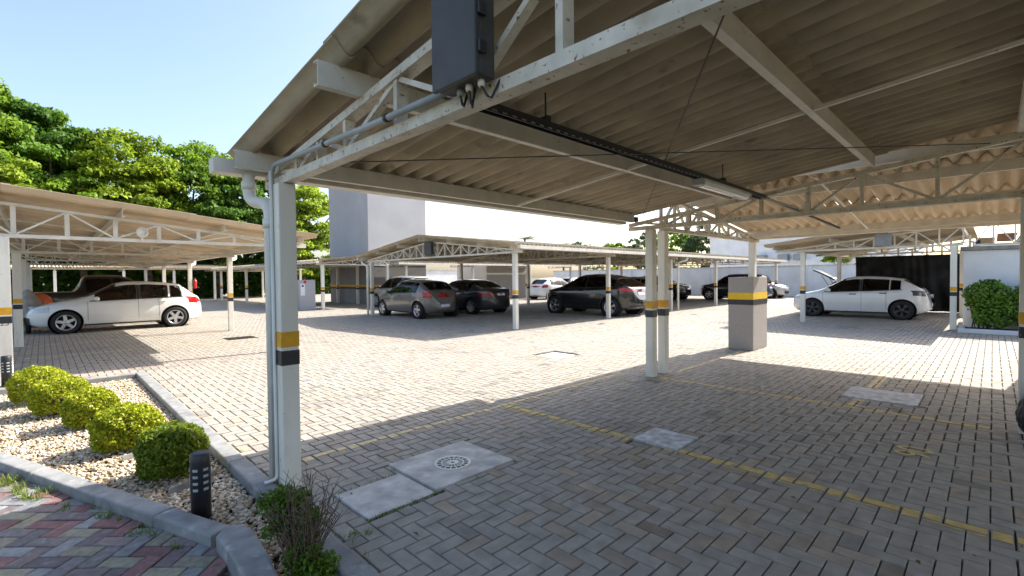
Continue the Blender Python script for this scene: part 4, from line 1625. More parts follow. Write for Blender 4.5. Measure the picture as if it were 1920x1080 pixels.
    def side(c, s0, s1, zb, zt, ns=14, nz=5, off=.005, sides=(1, -1), skew=0.0):
        """panel lying on the flank between two height curves"""
        mb = MB()
        for sg in sides:
            V, F = [], []
            for i in range(ns + 1):
                s = s0 + (s1 - s0) * i / ns
                lo, hi = zb(s), zt(s)
                for j in range(nz + 1):
                    z = lo + (hi - lo) * j / nz
                    V.append(c.P(s, sg * (c.y(s, z) + off), z))
            for i in range(ns):
                for j in range(nz):
                    a = i * (nz + 1) + j
                    F.append((a, a + 1, a + nz + 2, a + nz + 1))
            mb.add(V, F, True)
        return mb

    def over(c, s0, s1, f0=.9, f1=.9, ns=10, ny=14, off=.006):
        """panel lying on the top profile (windscreen, rear glass)"""
        V, F = [], []
        for i in range(ns + 1):
            q = i / ns
            s = s0 + (s1 - s0) * q
            zt, zb = float(c.top(s)), float(c.belt(s))
            ym = float(c.w(s)) * .965 * (1 - c.k * .9) * (f0 + (f1 - f0) * q)
            ds = .01
            sl = (float(c.top(s + ds)) - float(c.top(s - ds))) / (2 * ds)
            nn = math.hypot(sl, 1)
            for j in range(ny + 1):
                y = -ym + 2 * ym * j / ny
                z = c.ztop(s, y)
                V.append((c.L / 2 - s + off * sl / nn, y, z + off / nn))
        for i in range(ns):
            for j in range(ny):
                a = i * (ny + 1) + j
                F.append((a, a + 1, a + ny + 2, a + ny + 1))
        return MB().add(V, F, True)

    def end_s(c, y, z, rear):
        lo, hi = (c.L * .5, c.L - .006) if rear else (.006, c.L * .5)
        inside = lambda s: (float(c.bot(s)) <= z <= float(c.top(s))) and c.y(s, z) > abs(y)
        for _ in range(24):
            m_ = (lo + hi) / 2
            if inside(m_) == rear:
                lo = m_
            else:
                hi = m_
        return (lo + hi) / 2

    def end(c, y0, y1, z0, z1, rear=True, off=.006, ny=10, nz=6, mirror=False, curve=0.0):
        mb = MB()
        for sg in ((1, -1) if mirror else (1,)):
            V, F = [], []
            for i in range(ny + 1):
                y = y0 + (y1 - y0) * i / ny
                for j in range(nz + 1):
                    z = z0 + (z1 - z0) * j / nz + curve * (i / ny)
                    s = c.end_s(y, z, rear)
                    V.append((c.L / 2 - s + (-off if rear else off), sg * y * 1.003, z + .001))
            for i in range(ny):
                for j in range(nz):
                    a = i * (nz + 1) + j
                    F.append((a, a + 1, a + nz + 2, a + nz + 1))
            mb.add(V, F, True)
        return mb


def r_wheel(r):
    return r - .055


_wheels = {}


def wheel_meshes(r, spokes, dark, wd=.2, twin=False):
    key = (r, spokes, dark, twin)
    if key in _wheels:
        return _wheels[key]
    rr = r * .68
    h = wd / 2
    tyre = MB().lathe([(rr, -h * .85), (rr + .015, -h), (r - .03, -h), (r - .008, -h * .8), (r, -h * .5), (r, h * .5), (r - .008, h * .8), (r - .03, h), (rr + .015, h), (rr, h * .85), (rr, -h * .85)], 36, axis='y').mesh("tyre", M_TYRE)
    mr = M_RIMD if dark else M_RIM
    rim = MB().lathe([(rr + .002, h * .86), (rr - .012, h * .88), (rr - .022, h * .70), (rr - .03, h * .2)], 36, axis='y')
    rim.lathe([(0.0, h * .80), (.045, h * .80), (.055, h * .7), (.06, h * .3)], 20, axis='y')
    for k in range(spokes):
        a = 2 * math.pi * k / spokes + .3
        for da in ((-.13, .13) if twin else (0,)):
            ca_, sa_ = math.cos(a), math.sin(a)
            cb_, sb_ = math.cos(a + da), math.sin(a + da)
            t_ = Vector((-sa_, 0, ca_))
            w0, w1 = (.020, .016) if twin else (.042, .034)
            p0 = Vector((ca_ * .04, 0, sa_ * .04))
            p1 = Vector((cb_ * (rr - .012), 0, sb_ * (rr - .012)))
            V = []
            for p, w_, yo in ((p0, w0, h * .76), (p1, w1, h * .74)):
                for sg in (-1, 1):
                    V.append(p + t_ * w_ * sg + Vector((0, yo, 0)))
                for sg in (1, -1):
                    V.append(p + t_ * w_ * .9 * sg + Vector((0, yo - .035, 0)))
            rim.add(V, [(0, 1, 5, 4), (1, 2, 6, 5), (2, 3, 7, 6), (3, 0, 4, 7), (0, 3, 2, 1), (4, 5, 6, 7)])
    rim = rim.mesh("rim", mr)
    back = MB().lathe([(0.0, h * .15), (rr - .005, h * .15)], 28, axis='y').mesh("rim_shade_disc", M_WELL)  # near-black backing disc, painted for the shade behind the spokes
    _wheels[key] = (tyre, rim, back)
    return _wheels[key]


def put(name, me, t, loc=(0, 0, 0), rot=(0, 0, 0)):
    o = bpy.data.objects.new(name, me)
    COL.objects.link(o)
    o.parent = t
    o.location = loc
    o.rotation_euler = rot
    return o


TYPES = {
    'hatch': dict(L=4.15, W=1.73, H=1.44, top=[(0, .50), (.04, .60), (.10, .70), (.30, .79), (.75, .90), (1.12, .965), (1.20, 1.0), (1.90, 1.385), (2.15, 1.435), (2.6, 1.44), (3.1, 1.405), (3.42, 1.36), (3.55, 1.32), (3.83, 1.02), (3.93, .97), (4.03, .90), (4.07, .66), (4.13, .60), (4.15, .42)],
                  belt=[(0, .62), (1.1, .88), (2.5, .925), (4.15, .96)], axles=(.80, 3.31), r=.315, ws=(1.24, 1.90), rg=(3.50, 3.86), win=[(1.42, 2.36), (2.44, 3.14), (3.19, 3.50)], front_lamp=(.08, .34, .58, .75), tail=(.66, .80, .72, .92)),
    'hatch2': dict(L=4.06, W=1.75, H=1.47, top=[(0, .50), (.05, .66), (.13, .74), (.45, .87), (.85, .95), (1.02, 1.0), (1.75, 1.40), (2.0, 1.455), (2.4, 1.468), (2.9, 1.435), (3.32, 1.375), (3.45, 1.335), (3.80, 1.06), (3.90, .99), (3.96, .92), (3.99, .66), (4.05, .60), (4.06, .42)],
                   belt=[(0, .66), (1.0, .90), (2.4, .955), (3.4, 1.01), (4.06, 1.02)], axles=(.79, 3.36), r=.32, ws=(1.08, 1.78), rg=(3.40, 3.82), win=[(1.28, 2.22), (2.28, 3.02), (3.05, 3.32)], front_lamp=(.06, .42, .62, .76), tail=(.56, .80, .78, .95)),
    'hatch3': dict(L=3.95, W=1.70, H=1.48, top=[(0, .52), (.05, .68), (.14, .77), (.45, .90), (.85, .98), (1.02, 1.03), (1.70, 1.41), (1.95, 1.465), (2.3, 1.48), (2.8, 1.455), (3.22, 1.40), (3.36, 1.355), (3.68, 1.08), (3.78, 1.0), (3.85, .93), (3.88, .66), (3.94, .60), (3.95, .42)],
                   belt=[(0, .68), (1.0, .92), (2.4, .98), (3.3, 1.03), (3.95, 1.04)], axles=(.76, 3.28), r=.315, ws=(1.08, 1.72), rg=(3.30, 3.70), win=[(1.28, 2.18), (2.24, 2.96), (2.99, 3.22)], front_lamp=(.06, .42, .64, .80), tail=(.54, .76, .76, 1.0)),
    'suv': dict(L=4.27, W=1.77, H=1.55, top=[(0, .56), (.05, .76), (.13, .86), (.45, .97), (.90, 1.04), (1.10, 1.08), (1.80, 1.47), (2.05, 1.53), (2.5, 1.55), (2.9, 1.52), (3.35, 1.45), (3.52, 1.40), (4.00, 1.12), (4.08, 1.06), (4.16, .98), (4.19, .74), (4.26, .66), (4.27, .48)],
                belt=[(0, .74), (1.0, .99), (2.4, 1.03), (3.5, 1.08), (4.27, 1.10)], axles=(.84, 3.42), r=.345, ws=(1.16, 1.83), rg=(3.58, 4.02), win=[(1.36, 2.34), (2.40, 3.22), (3.26, 3.58)], front_lamp=(.06, .40, .74, .88), tail=(.42, .82, .88, 1.0), bot=.23),
    'bigsuv': dict(L=4.45, W=1.82, H=1.70, top=[(0, .60), (.05, .84), (.12, .95), (.5, 1.04), (.95, 1.09), (1.12, 1.13), (1.75, 1.58), (2.0, 1.66), (2.6, 1.70), (3.4, 1.68), (4.0, 1.63), (4.12, 1.57), (4.32, 1.16), (4.38, 1.05), (4.40, .76), (4.44, .68), (4.45, .5)],
                   belt=[(0, .80), (1.0, 1.03), (2.4, 1.07), (4.45, 1.12)], axles=(.88, 3.58), r=.36, ws=(1.17, 1.80), rg=(4.08, 4.34), win=[(1.34, 2.36), (2.42, 3.26), (3.32, 3.98)], front_lamp=(.06, .38, .80, .96), tail=(.74, .84, .80, 1.10), bot=.25),
    'sedan': dict(L=4.62, W=1.81, H=1.47, top=[(0, .52), (.05, .66), (.14, .75), (.5, .87), (.95, .95), (1.15, 1.0), (1.95, 1.40), (2.25, 1.46), (2.7, 1.47), (3.15, 1.43), (3.45, 1.36), (4.00, 1.10), (4.12, 1.07), (4.40, 1.06), (4.52, 1.0), (4.56, .70), (4.61, .62), (4.62, .44)],
                  belt=[(0, .66), (1.1, .92), (2.5, .97), (3.6, 1.0), (4.62, 1.02)], axles=(.90, 3.60), r=.33, ws=(1.2, 1.97), rg=(3.40, 3.99), win=[(1.42, 2.42), (2.48, 3.28), (3.32, 3.60)], front_lamp=(.06, .45, .64, .78), tail=(.42, .84, .74, .90)),
}


def paint(name, colr, metal=0.0, rough=.3, coat=1.0):
    return mat("paint_" + name, colr, rough, metal=metal, amt=.03, nscale=2, coords='obj', coat=coat)


def car(kind, label, cat, pm, loc, yaw, sc=1.0, spokes=5, dark=False, twin=False, group=None, gl=None, detail=2, plate=True, handles=None, cladding=False, rails=False, taildark=False, name="parked_car", hatch_open=False):
    T = TYPES[kind]
    c = Car(T['L'], T['W'], T['H'], T['top'], T['belt'], bot=T.get('bot', .19))
    t = thing(name, label, cat, loc, yaw, group, sc)
    gl = gl or M_GLASS
    r = T['r']
    ra = r + .055
    me = c.body(T['axles'], ra, T['win'], (T['ws'], T['rg']))
    me.materials.clear()
    me.materials.append(pm)
    me.materials.append(M_SEAT)
    body = put("body", me, t)
    md = body.modifiers.new("shell", 'SOLIDIFY')
    md.thickness = .03
    md.offset = -1
    md.material_offset = 1
    md.material_offset_rim = 1
    md.use_rim = True
    # cabin: seats and dashboard behind the glass
    sd0 = T['win'][0][0]
    hs = T['H']
    for (s_, ys_) in ((sd0 + .75, (-.36, .36)), (sd0 + 1.62, (-.42, 0.0, .42))):
        for y_ in ys_:
            sb_ = MB().bbox(c.L / 2 - s_ - .10, c.L / 2 - s_ + .08, y_ - (.22 if len(ys_) == 2 else .19), y_ + (.22 if len(ys_) == 2 else .19), .45, hs - .48, .05)
            sb_.bbox(c.L / 2 - s_ - .09, c.L / 2 - s_ + .03, y_ - .11, y_ + .11, hs - .46, hs - .27, .04)
            put("seat", sb_.mesh("seat", M_SEAT), t)
    put("dashboard", MB().bbox(c.L / 2 - sd0 - .12, c.L / 2 - sd0 + .18, -.62, .62, .55, T['belt'][1][1] - .03, .05).mesh("dashboard", M_SEAT), t)
    # wheel housings
    for s in T['axles']:
        for sg in (-1, 1):
            x = c.L / 2 - s
            yo = sg * (c.W / 2 - .115)
            wl_ = MB().lathe([(ra - .004, -.14), (ra - .004, .07)], 28, axis='y')
            wl_.lathe([(0.0, -.13 * sg), (ra - .004, -.13 * sg)], 28, axis='y')
            put("wheel_housing", wl_.mesh("wheel_housing", M_WELL), t, (x, sg * (c.W / 2 - .12), r))
            ty, ri, ba = wheel_meshes(r, spokes, dark, twin=twin)
            w_ = bpy.data.objects.new("wheel", ty)
            COL.objects.link(w_)
            w_.parent = t
            w_.location = (x, yo, r)
            w_.rotation_euler = (0, random.random() * 6, 0 if sg > 0 else math.pi)
            put("rim", ri, w_)
            put("rim_shade_disc", ba, w_)
    # windows
    wtop = lambda s: float(c.belt(s)) + .80 * (float(c.top(s)) - float(c.belt(s)))
    wbot = lambda s: min(float(c.belt(s)) + .015, wtop(s) - .002)
    for s0, s1 in T['win']:
        for sg in (1, -1):
            tp = wtop
            if (s0, s1) == T['win'][-1]:
                tp = lambda s, s0=s0, s1=s1: wtop(s) - (wtop(s) - wbot(s)) * .55 * max(0, (s - s0) / (s1 - s0)) ** 2
            put("side_window", c.side(s0, s1, wbot, tp, sides=(sg,), off=.006).mesh("side_window", gl), t)
    a, b = T['win'][0][0] - .12, T['win'][-1][1] + .03
    for sg in (1, -1):
        put("window_trim", c.side(a, b, lambda s: float(c.belt(s)) - .012, lambda s: float(c.belt(s)) + .014, ns=30, nz=1, off=.008, sides=(sg,)).mesh("window_trim", M_TRIM), t)
    for sg in (1, -1):
        put("door_pillar", c.side(T['win'][0][1] + .004, T['win'][1][0] - .004, wbot, wtop, ns=2, off=.0055, sides=(sg,)).mesh("door_pillar", M_TRIM), t)
    put("windscreen", c.over(*T['ws'], .93, .93).mesh("windscreen", gl), t)
    rgo = put("rear_glass", c.over(*T['rg'], .88, .90).mesh("rear_glass", gl), t)
    # cabin bulk seen through the glass
    # lamps
    y0, y1, z0, z1 = T['tail']
    for sg in (1, -1):
        q = c.end(y0, y1, z0, z1, True, off=.008, curve=.03)
        if sg < 0:
            q.v = [(a_, -b_, c_) for a_, b_, c_ in q.v]
        put("tail_lamp", q.mesh("tail_lamp", M_DLAMP if taildark else M_RED), t)
        sl = c.side(c.L - .24, c.L - .06, lambda s: z0 + .04, lambda s: z1 - .02 - .10 * (c.L - s - .06), ns=6, nz=3, off=.007, sides=(sg,))
        put("tail_lamp", sl.mesh("tail_lamp", M_DLAMP if taildark else M_RED), t)
        f0, f1, g0, g1 = T['front_lamp']
        hl = c.side(.05, .48, lambda s: g0 + .05 * s, lambda s: g1 + .10 * (s - .05), ns=8, nz=3, off=.007, sides=(sg,))
        put("head_lamp", hl.mesh("head_lamp", M_CLEAR), t)
    if detail > 0:
        put("grille", c.end(-.42, .42, .30, .46, False, off=.007).mesh("grille", M_TRIM), t)
        lower = c.end(-.62, .62, float(c.bot(c.L - .1)) + .02, .40, True, off=.006, ny=16, nz=3)
        put("bumper_insert", lower.mesh("bumper_insert", M_TRIM if cladding else pm), t)
        if plate:
            zc_ = .84 if kind in ('sedan', 'suv', 'bigsuv') else .50
            q = c.end(-.2, .2, zc_ - .06, zc_ + .05, True, off=.014, ny=4, nz=2)
            pl_ = put("number_plate", q.mesh("number_plate", M_PLATE), t)
            q = c.end(-.2, .2, zc_ + .035, zc_ + .065, True, off=.0155, ny=4, nz=1)
            put("plate_strip", q.mesh("plate_strip", M_PLATEB), pl_)
        for sg in (1, -1):
            s0 = T['win'][0][0] + .04
            z0_ = float(c.belt(s0)) + .06
            y_ = c.y(s0, z0_)
            mb = MB()
            bm = bmesh.new()
            bmesh.ops.create_uvsphere(bm, u_segments=12, v_segments=8, radius=1)
            bm.verts.index_update()
            V = []
            for v in bm.verts:
                V.append((c.L / 2 - s0 + v.co.x * .065, sg * (y_ + .11) + v.co.y * .095, z0_ + v.co.z * .065))
            mb.add(V, [tuple(v.index for v in f_.verts) for f_ in bm.faces], True)
            bm.free()
            mb.beam((c.L / 2 - s0, sg * (y_ - .01), z0_ - .04), (c.L / 2 - s0, sg * (y_ + .07), z0_ - .02), .05, .03)
            put("mirror", mb.mesh("mirror", pm if detail > 1 else M_TRIM), t)
            # door seams and handles
            for s_ in (T['win'][0][0] - .16, T['win'][0][1] + .04, T['win'][1][1] + .08):
                hi_ = float(c.belt(s_)) - .015
                lo_ = .30
                if abs(s_ - T['axles'][1]) < ra + .03:
                    s_ = T['axles'][1] - ra - .04
                put("door_seam", c.side(s_ - .004, s_ + .004, lambda s: lo_, lambda s: hi_, ns=1, nz=8, off=.0035, sides=(sg,)).mesh("door_seam", M_TRIM), t)
            for s_ in (T['win'][0][1] - .20, T['win'][1][1] - .16):
                zh = float(c.belt(s_)) - .10
                yh = c.y(s_, zh)
                hb = MB().bbox(c.L / 2 - s_ - .10, c.L / 2 - s_ + .10, sg * yh - .012, sg * yh + .026, zh - .016, zh + .016, .008)
                put("door_handle", hb.mesh("door_handle", handles or pm), t)
    for sg in (1, -1):
        put("sill", c.side(T['axles'][0] + ra + .02, T['axles'][1] - ra - .02, lambda s: float(c.bot(s)) + .012, lambda s: float(c.bot(s)) + (.16 if cladding else .055), ns=12, nz=2, off=.004, sides=(sg,)).mesh("sill", M_TRIM), t)
    if cladding:
        for s in T['axles']:
            for sg in (-1, 1):
                V, F = [], []
                n = 22
                for k_ in range(n + 1):
                    a_ = math.pi * k_ / n * 1.12 - .19
                    for rr in (ra - .002, ra + .05):
                        xs__, zs__ = s - rr * math.cos(a_), r_wheel(ra) + rr * math.sin(a_)
                        zs__ = max(zs__, float(c.bot(s)) + .02)
                        V.append(c.P(xs__, sg * (c.y(xs__, zs__) + .008), zs__))
                for k_ in range(n):
                    F.append((2 * k_, 2 * k_ + 1, 2 * k_ + 3, 2 * k_ + 2))
                put("arch_trim", MB().add(V, F, True).mesh("arch_trim", M_TRIM), t)
    if rails:
        for sg in (-1, 1):
            s0, s1 = T['ws'][1] + .2, T['rg'][0] - .2
            mb = MB().tube([c.P(s_, sg * .56, c.ztop(s_, .56) + .05) for s_ in np.linspace(s0, s1, 8)], .016, 8)
            for s_ in (s0 + .05, (s0 + s1) / 2, s1 - .05):
                mb.beam(c.P(s_, sg * .56, c.ztop(s_, .56) - .01), c.P(s_, sg * .56, c.ztop(s_, .56) + .05), .02, .05)
            put("roof_rail", mb.mesh("roof_rail", M_TRIM), t)
    return t, c


P_WHITE = paint("white", (.80, .80, .775), rough=.35)
P_WHITE2 = paint("white_cool", (.80, .80, .79), rough=.3)
P_GREY = paint("warm_grey", (.17, .163, .15), metal=.35, rough=.32)
P_DGREY = paint("dark_grey", (.045, .048, .055), metal=.4, rough=.28)
P_BLACK = paint("black", (.008, .008, .009), rough=.2)
P_NAVY = paint("navy", (.012, .016, .03), metal=.2, rough=.25)
P_SILVER = paint("silver", (.48, .46, .42), metal=.5, rough=.35)
P_BEIGE = paint("pale_beige", (.42, .40, .36), metal=.4, rough=.35)

HP = math.pi / 2
car('hatch', "white older hatchback with five-spoke wheels under the left carport", "car", P_WHITE, (1.80, 19.82, 0), math.pi, 1.05, 5, plate=False)
car('hatch2', "white hatchback with dark wheels and smoked tail lamps under the right carport", "car", P_WHITE2, (20.42, 3.34, 0), HP, .97, 5, dark=True, twin=True, gl=M_GLASSD, handles=M_TRIM, taildark=True)
car('hatch3', "warm grey hatchback seen from behind under the middle carport", "car", P_GREY, (10.68, 16.33, 0), HP, 1.0, 5)
car('sedan', "dark grey sedan parked beside the grey hatchback", "car", P_DGREY, (13.42, 16.45, 0), HP, .99, 7, gl=M_GLASSD)
car('suv', "black crossover with two-tone wheels parked behind a white post", "car", P_BLACK, (15.92, 11.38, 0), HP, 1.04, 5, twin=True, gl=M_GLASSD, cladding=True)
car('bigsuv', "pale beige minivan half hidden behind the grey hatchback", "car", P_BEIGE, (13.55, 21.9, 0), HP, .98, 5, gl=M_GLASSD, detail=1)
car('hatch2', "white hatchback far behind the black crossover, nose to the right", "car", P_WHITE2, (25.5, 21.6, 0), 0, 1.0, 5, detail=1, gl=M_GLASSD, plate=False)
car('hatch3', "dark hatchback just beyond the far white hatchback", "car", P_NAVY, (29.4, 22.8, 0), 0, 1.0, 5, detail=1, gl=M_GLASSD, plate=False)
car('hatch3', "silver hatchback mostly hidden behind the black crossover", "car", P_SILVER, (21.3, 13.0, 0), HP, 1.0, 5, detail=1, gl=M_GLASSD)
car('suv', "black sport utility car behind the twin posts", "car", P_BLACK, (28.2, 15.2, 0), -HP, 1.0, 5, detail=1, gl=M_GLASSD)
car('bigsuv', "dark blue sport utility car with roof rails left of the striped plinth", "car", P_NAVY, (30.0, 11.05, 0), HP, .92, 5, detail=1, gl=M_GLASSD, rails=True)
car('hatch2', "silver car whose nose shows right of the striped plinth", "car", P_SILVER, (33.6, 11.15, 0), -HP, 1.0, 5, detail=1, gl=M_GLASSD)


# pickup
def pickup(label, loc, yaw):
    t = thing("pickup_truck", label, "pickup", loc, yaw)
    L = 5.0
    prof = [(0, .62), (.05, .92), (.15, 1.02), (1.2, 1.16), (1.35, 1.2), (2.05, 1.68), (2.3, 1.76), (3.0, 1.77), (3.35, 1.73), (3.55, 1.25), (3.6, 1.16), (4.9, 1.16), (4.97, 1.10), (5.0, .6)]
    c = Car(L, 1.84, 1.77, prof, [(0, .85), (1.2, 1.09), (5, 1.12)], bot=.35, pr=7, sm=.05)
    r, ax = .37, (.9, 3.95)
    me = c.body(ax, r + .055)
    me.materials.clear()
    me.materials.append(P_BLACK)
    put("body", me, t)
    for s in ax:
        for sg in (-1, 1):
            ty, ri, ba = wheel_meshes(r, 6, True)
            w_ = put("wheel", ty, t, (L / 2 - s, sg * .81, r), (0, 0, 0 if sg > 0 else math.pi))
            put("rim", ri, w_)
    wt = lambda s: float(c.belt(s)) + .8 * (float(c.top(s)) - float(c.belt(s)))
    wb = lambda s: min(float(c.belt(s)) + .02, wt(s) - .002)
    for s0, s1 in ((1.6, 2.5), (2.58, 3.3)):
        for sg in (1, -1):
            put("side_window", c.side(s0, s1, wb, wt, sides=(sg,), off=.007).mesh("side_window", M_GLASSD), t)
    put("windscreen", c.over(1.4, 2.05, .92, .92).mesh("windscreen", M_GLASSD), t)
    for sg in (1, -1):
        put("tail_lamp", c.side(L - .3, L - .06, lambda s: .8, lambda s: 1.05, ns=4, nz=2, sides=(sg,)).mesh("tail_lamp", M_RED), t)
    return t


pickup("black pickup parked behind the white hatchback in the left carport", (1.95, 24.6, 0), 0)

# car with the raised tailgate, behind the white hatchback on the right
t, c = car('hatch3', "dark car with its tailgate raised behind the white hatchback on the right", "car", P_BLACK, (23.15, 3.25, 0), -HP, .90, 5, detail=1, gl=M_GLASSD, plate=False)
mb = MB()
g0 = Vector((c.L / 2 - 3.35, 0, 1.44))
V, F = [], []
for i in range(9):
    q = i / 8
    d = q * .95
    for j in range(9):
        y = -.58 + 1.16 * j / 8
        V.append((g0.x - d * .84 - .05 * math.sin(q * 3), y * (1 - .06 * q), g0.z + d * .46 + .05 * math.sin(q * 3.1)))
for i in range(8):
    for j in range(8):
        a = i * 9 + j
        F.append((a, a + 1, a + 10, a + 9))
tg = put("tailgate", mb.add(V, F, True).mesh("tailgate", P_BLACK), t)
md = tg.modifiers.new("thick", 'SOLIDIFY')
md.thickness = .06
for y in (-.55, .55):
    put("gas_strut", MB().tube([(g0.x - .15, y, 1.05), (g0.x - .50, y * .98, 1.63)], .012, 8).mesh("gas_strut", M_TRIM), t)


# ================================================================== PLANTS
def trimmed_bush(label, loc, rx, ry, h, lm, n, lean=0, group="row of clipped bushes in the planting bed"):
    t = thing("clipped_bush", label, "bush", loc, 0, group)
    base_ = Vector(loc)
    d = unitv(n * 2)
    d = d[d[:, 2] > -.75][:n]
    lump = 1 + .07 * np.sin(d[:, 0] * 5 + loc[1]) * np.cos(d[:, 1] * 6) + .05 * np.sin(d[:, 2] * 9 + d[:, 0] * 7)
    rad = (1 - .30 * rng.random(len(d)) ** 2.2) * lump + .025 * rng.normal(size=len(d))
    sq = np.abs(d) ** .85 * np.sign(d)
    P = sq * rad[:, None] * np.array([rx, ry, h / 2]) + np.array([loc[0], loc[1], loc[2] + h * .52])
    Q = leaf_quads(P, .030, d, .7, .6)
    tint = np.clip(.55 * rng.random(len(P)) + .25 + .25 * rng.normal(size=len(P)) * .5, 0, 1)
    quads("foliage", Q, lm, t, tint)
    mb = MB()
    for k in range(26):
        a = rng.random() * 6.283
        p0 = base_ + Vector((.05 * math.cos(a), .05 * math.sin(a), 0))
        e = Vector((loc[0] + rx * .75 * math.cos(a) * rng.random(), loc[1] + ry * .75 * math.sin(a) * rng.random(), loc[2] + h * (.4 + .5 * rng.random())))
        mb.tube([p0, p0.lerp(e, .5) + Vector((0, 0, .03)), e], [.008, .006, .003], 5)
    mb.build("stems", M_TWIG, t)
    return t


trimmed_bush("dark green clipped bush nearest the bollard light", (.70, 4.56, GZ), .23, .23, .41, L_BUSHG, 9000)
trimmed_bush("yellow-green clipped bush second from the bollard light", (.53, 5.64, GZ), .255, .24, .40, L_BUSHY, 8500)
trimmed_bush("small yellow-green clipped bush in the middle of the row", (.34, 6.80, GZ), .225, .22, .40, L_BUSHY, 7000)
trimmed_bush("broad yellow-green clipped bush second from the far end of the row", (.12, 7.70, GZ), .27, .265, .44, L_BUSHY, 7000)
trimmed_bush("farthest clipped bush of the row, greener on its shaded side", (-.06, 8.66, GZ), .29, .28, .45, L_BUSHY, 7000)
# edging strips at two bushes
for k, (x, y, lab) in enumerate(((.78, 4.22, "short grey edging strip before the dark green bush"), (.62, 5.30, "short grey edging strip before the second bush"))):
    t = thing("edging_strip", lab, "edging", (x, y, GZ))
    o = MB().beam((x - .17, y - .07, GZ + .035), (x + .15, y + .05, GZ + .045), .015, .055).build("strip", M_KERB, t)

# straggly shrub in the lower foreground
sb = thing("straggly_shrub", "half-bare shrub with brown twigs and green tips at the bottom edge", "shrub", (.93, 2.52, GZ))
tips = []
mb = MB()
for k in range(70):
    a = rng.random() * 6.283
    sp_ = .04 + .16 * rng.random()
    hh = .25 + .26 * rng.random()
    p0 = Vector((.93 + .03 * math.cos(a), 2.52 + .05 * math.sin(a), GZ))
    p2 = Vector((.93 + sp_ * math.cos(a) * 1.0, 2.52 + sp_ * math.sin(a) * 1.3, GZ + hh))
    p1 = p0.lerp(p2, .5) + Vector((rng.normal(0, .015), rng.normal(0, .015), .03))
    mb.tube([p0, p1, p2], [.0045, .0032, .0015], 5)
    for q in range(4):
        b0 = p1.lerp(p2, rng.random())
        b1 = b0 + Vector((rng.normal(0, .045), rng.normal(0, .045), .03 + .06 * rng.random()))
        mb.tube([b0, b1], [.002, .001], 4)
        tips.append(b1)
mb.build("twigs", M_TWIG, sb)
cl = [(.97, 2.50, .30, .07, 240), (.90, 2.62, .28, .07, 260), (.84, 2.66, .24, .06, 200), (.94, 2.46, .18, .07, 260), (.90, 2.44, .10, .08, 300), (1.0, 2.62, .26, .05, 110), (.90, 2.70, .36, .085, 650), (.86, 2.78, .33, .07, 380), (.96, 2.60, .38, .06, 260), (.88, 2.50, .14, .06, 260), (.93, 2.38, .06, .10, 520), (.99, 2.36, .10, .08, 300), (.86, 2.35, .02, .09, 350), (.98, 2.72, .33, .05, 120), (.92, 2.56, .22, .05, 140)]
Q, T_ = [], []
for (x, y, z, r_, n_) in cl:
    d = unitv(n_)
    P = np.array([x, y, z + GZ]) + d * (r_ * rng.random((n_, 1)) ** .5)
    Q.append(leaf_quads(P, .024, d, .5, .6))
    T_.append(np.clip(rng.normal(.5, .28, n_), 0, 1))
quads("leaves", np.concatenate(Q), L_SHRUB, sb, np.concatenate(T_))

# hedge by the white wall
hg = thing("hedge", "dark green leafy hedge in front of the white wall on the right", "hedge", (16.95, -.1, .06))
Q, T_ = [], []
for k in range(64):
    cy_ = -2.0 + 2.35 * rng.random()
    cz_ = .25 + .85 * rng.random() ** .8
    cx_ = 16.72 + .35 * rng.random()
    r_ = .20 + .10 * rng.random()
    d = unitv(240)
    P = np.array([cx_, cy_, cz_ + .06 * math.sin(cy_ * 5)]) + d * (r_ * (.7 + .3 * rng.random((240, 1))))
    P[:, 0] = np.maximum(P[:, 0], 16.42)
    P[:, 2] = np.maximum(P[:, 2], .09)
    Q.append(leaf_quads(P, .085, d + np.array([0, 0, .3]), .8, .6))
    T_.append(np.clip(.3 + .4 * rng.random() + rng.normal(0, .2, 240), 0, 1))
quads("foliage", np.concatenate(Q), L_HEDGE, hg, np.concatenate(T_))
mb = MB()
for k in range(30):
    y = -1.9 + 2.3 * rng.random()
    x = 16.95 + .2 * rng.normal() * .6
    mb.tube([(x, y, .06), (x + .1 * rng.normal(), y + .1 * rng.normal(), .6), (x + .2 * rng.normal(), y + .2 * rng.normal(), 1.1)], [.014, .01, .005], 5)
mb.build("stems", M_BARK, hg)


# weeds and grass tufts in the joints
def tufts(spots, name, label, hmin=.02, hmax=.06, per=26):
    Q, T_ = [], []
    for (x, y, z, r_, k) in spots:
        n_ = int(per * k)
        a = rng.random(n_) * 6.283
        d = r_ * rng.random(n_) ** .5
        P = np.stack([x + d * np.cos(a), y + d * np.sin(a), np.full(n_, z)], 1)
        b = rng.random(n_) * 6.283
        h = hmin + (hmax - hmin) * rng.random(n_)
        lean = np.stack([np.cos(b), np.sin(b), np.zeros(n_)], 1) * (h * (.3 + .6 * rng.random(n_)))[:, None]
        side = np.stack([-np.sin(b), np.cos(b), np.zeros(n_)], 1) * .003
        up = np.stack([np.zeros(n_), np.zeros(n_), h], 1)
        Q.append(np.stack([P - side, P + side, P + side * .3 + up + lean, P - side * .3 + up + lean], 1))
        T_.append(rng.random(n_))
    o = quads(name, np.concatenate(Q), L_GRASS, None, np.concatenate(T_))
    return tag(o, label, "weeds", kind="stuff")


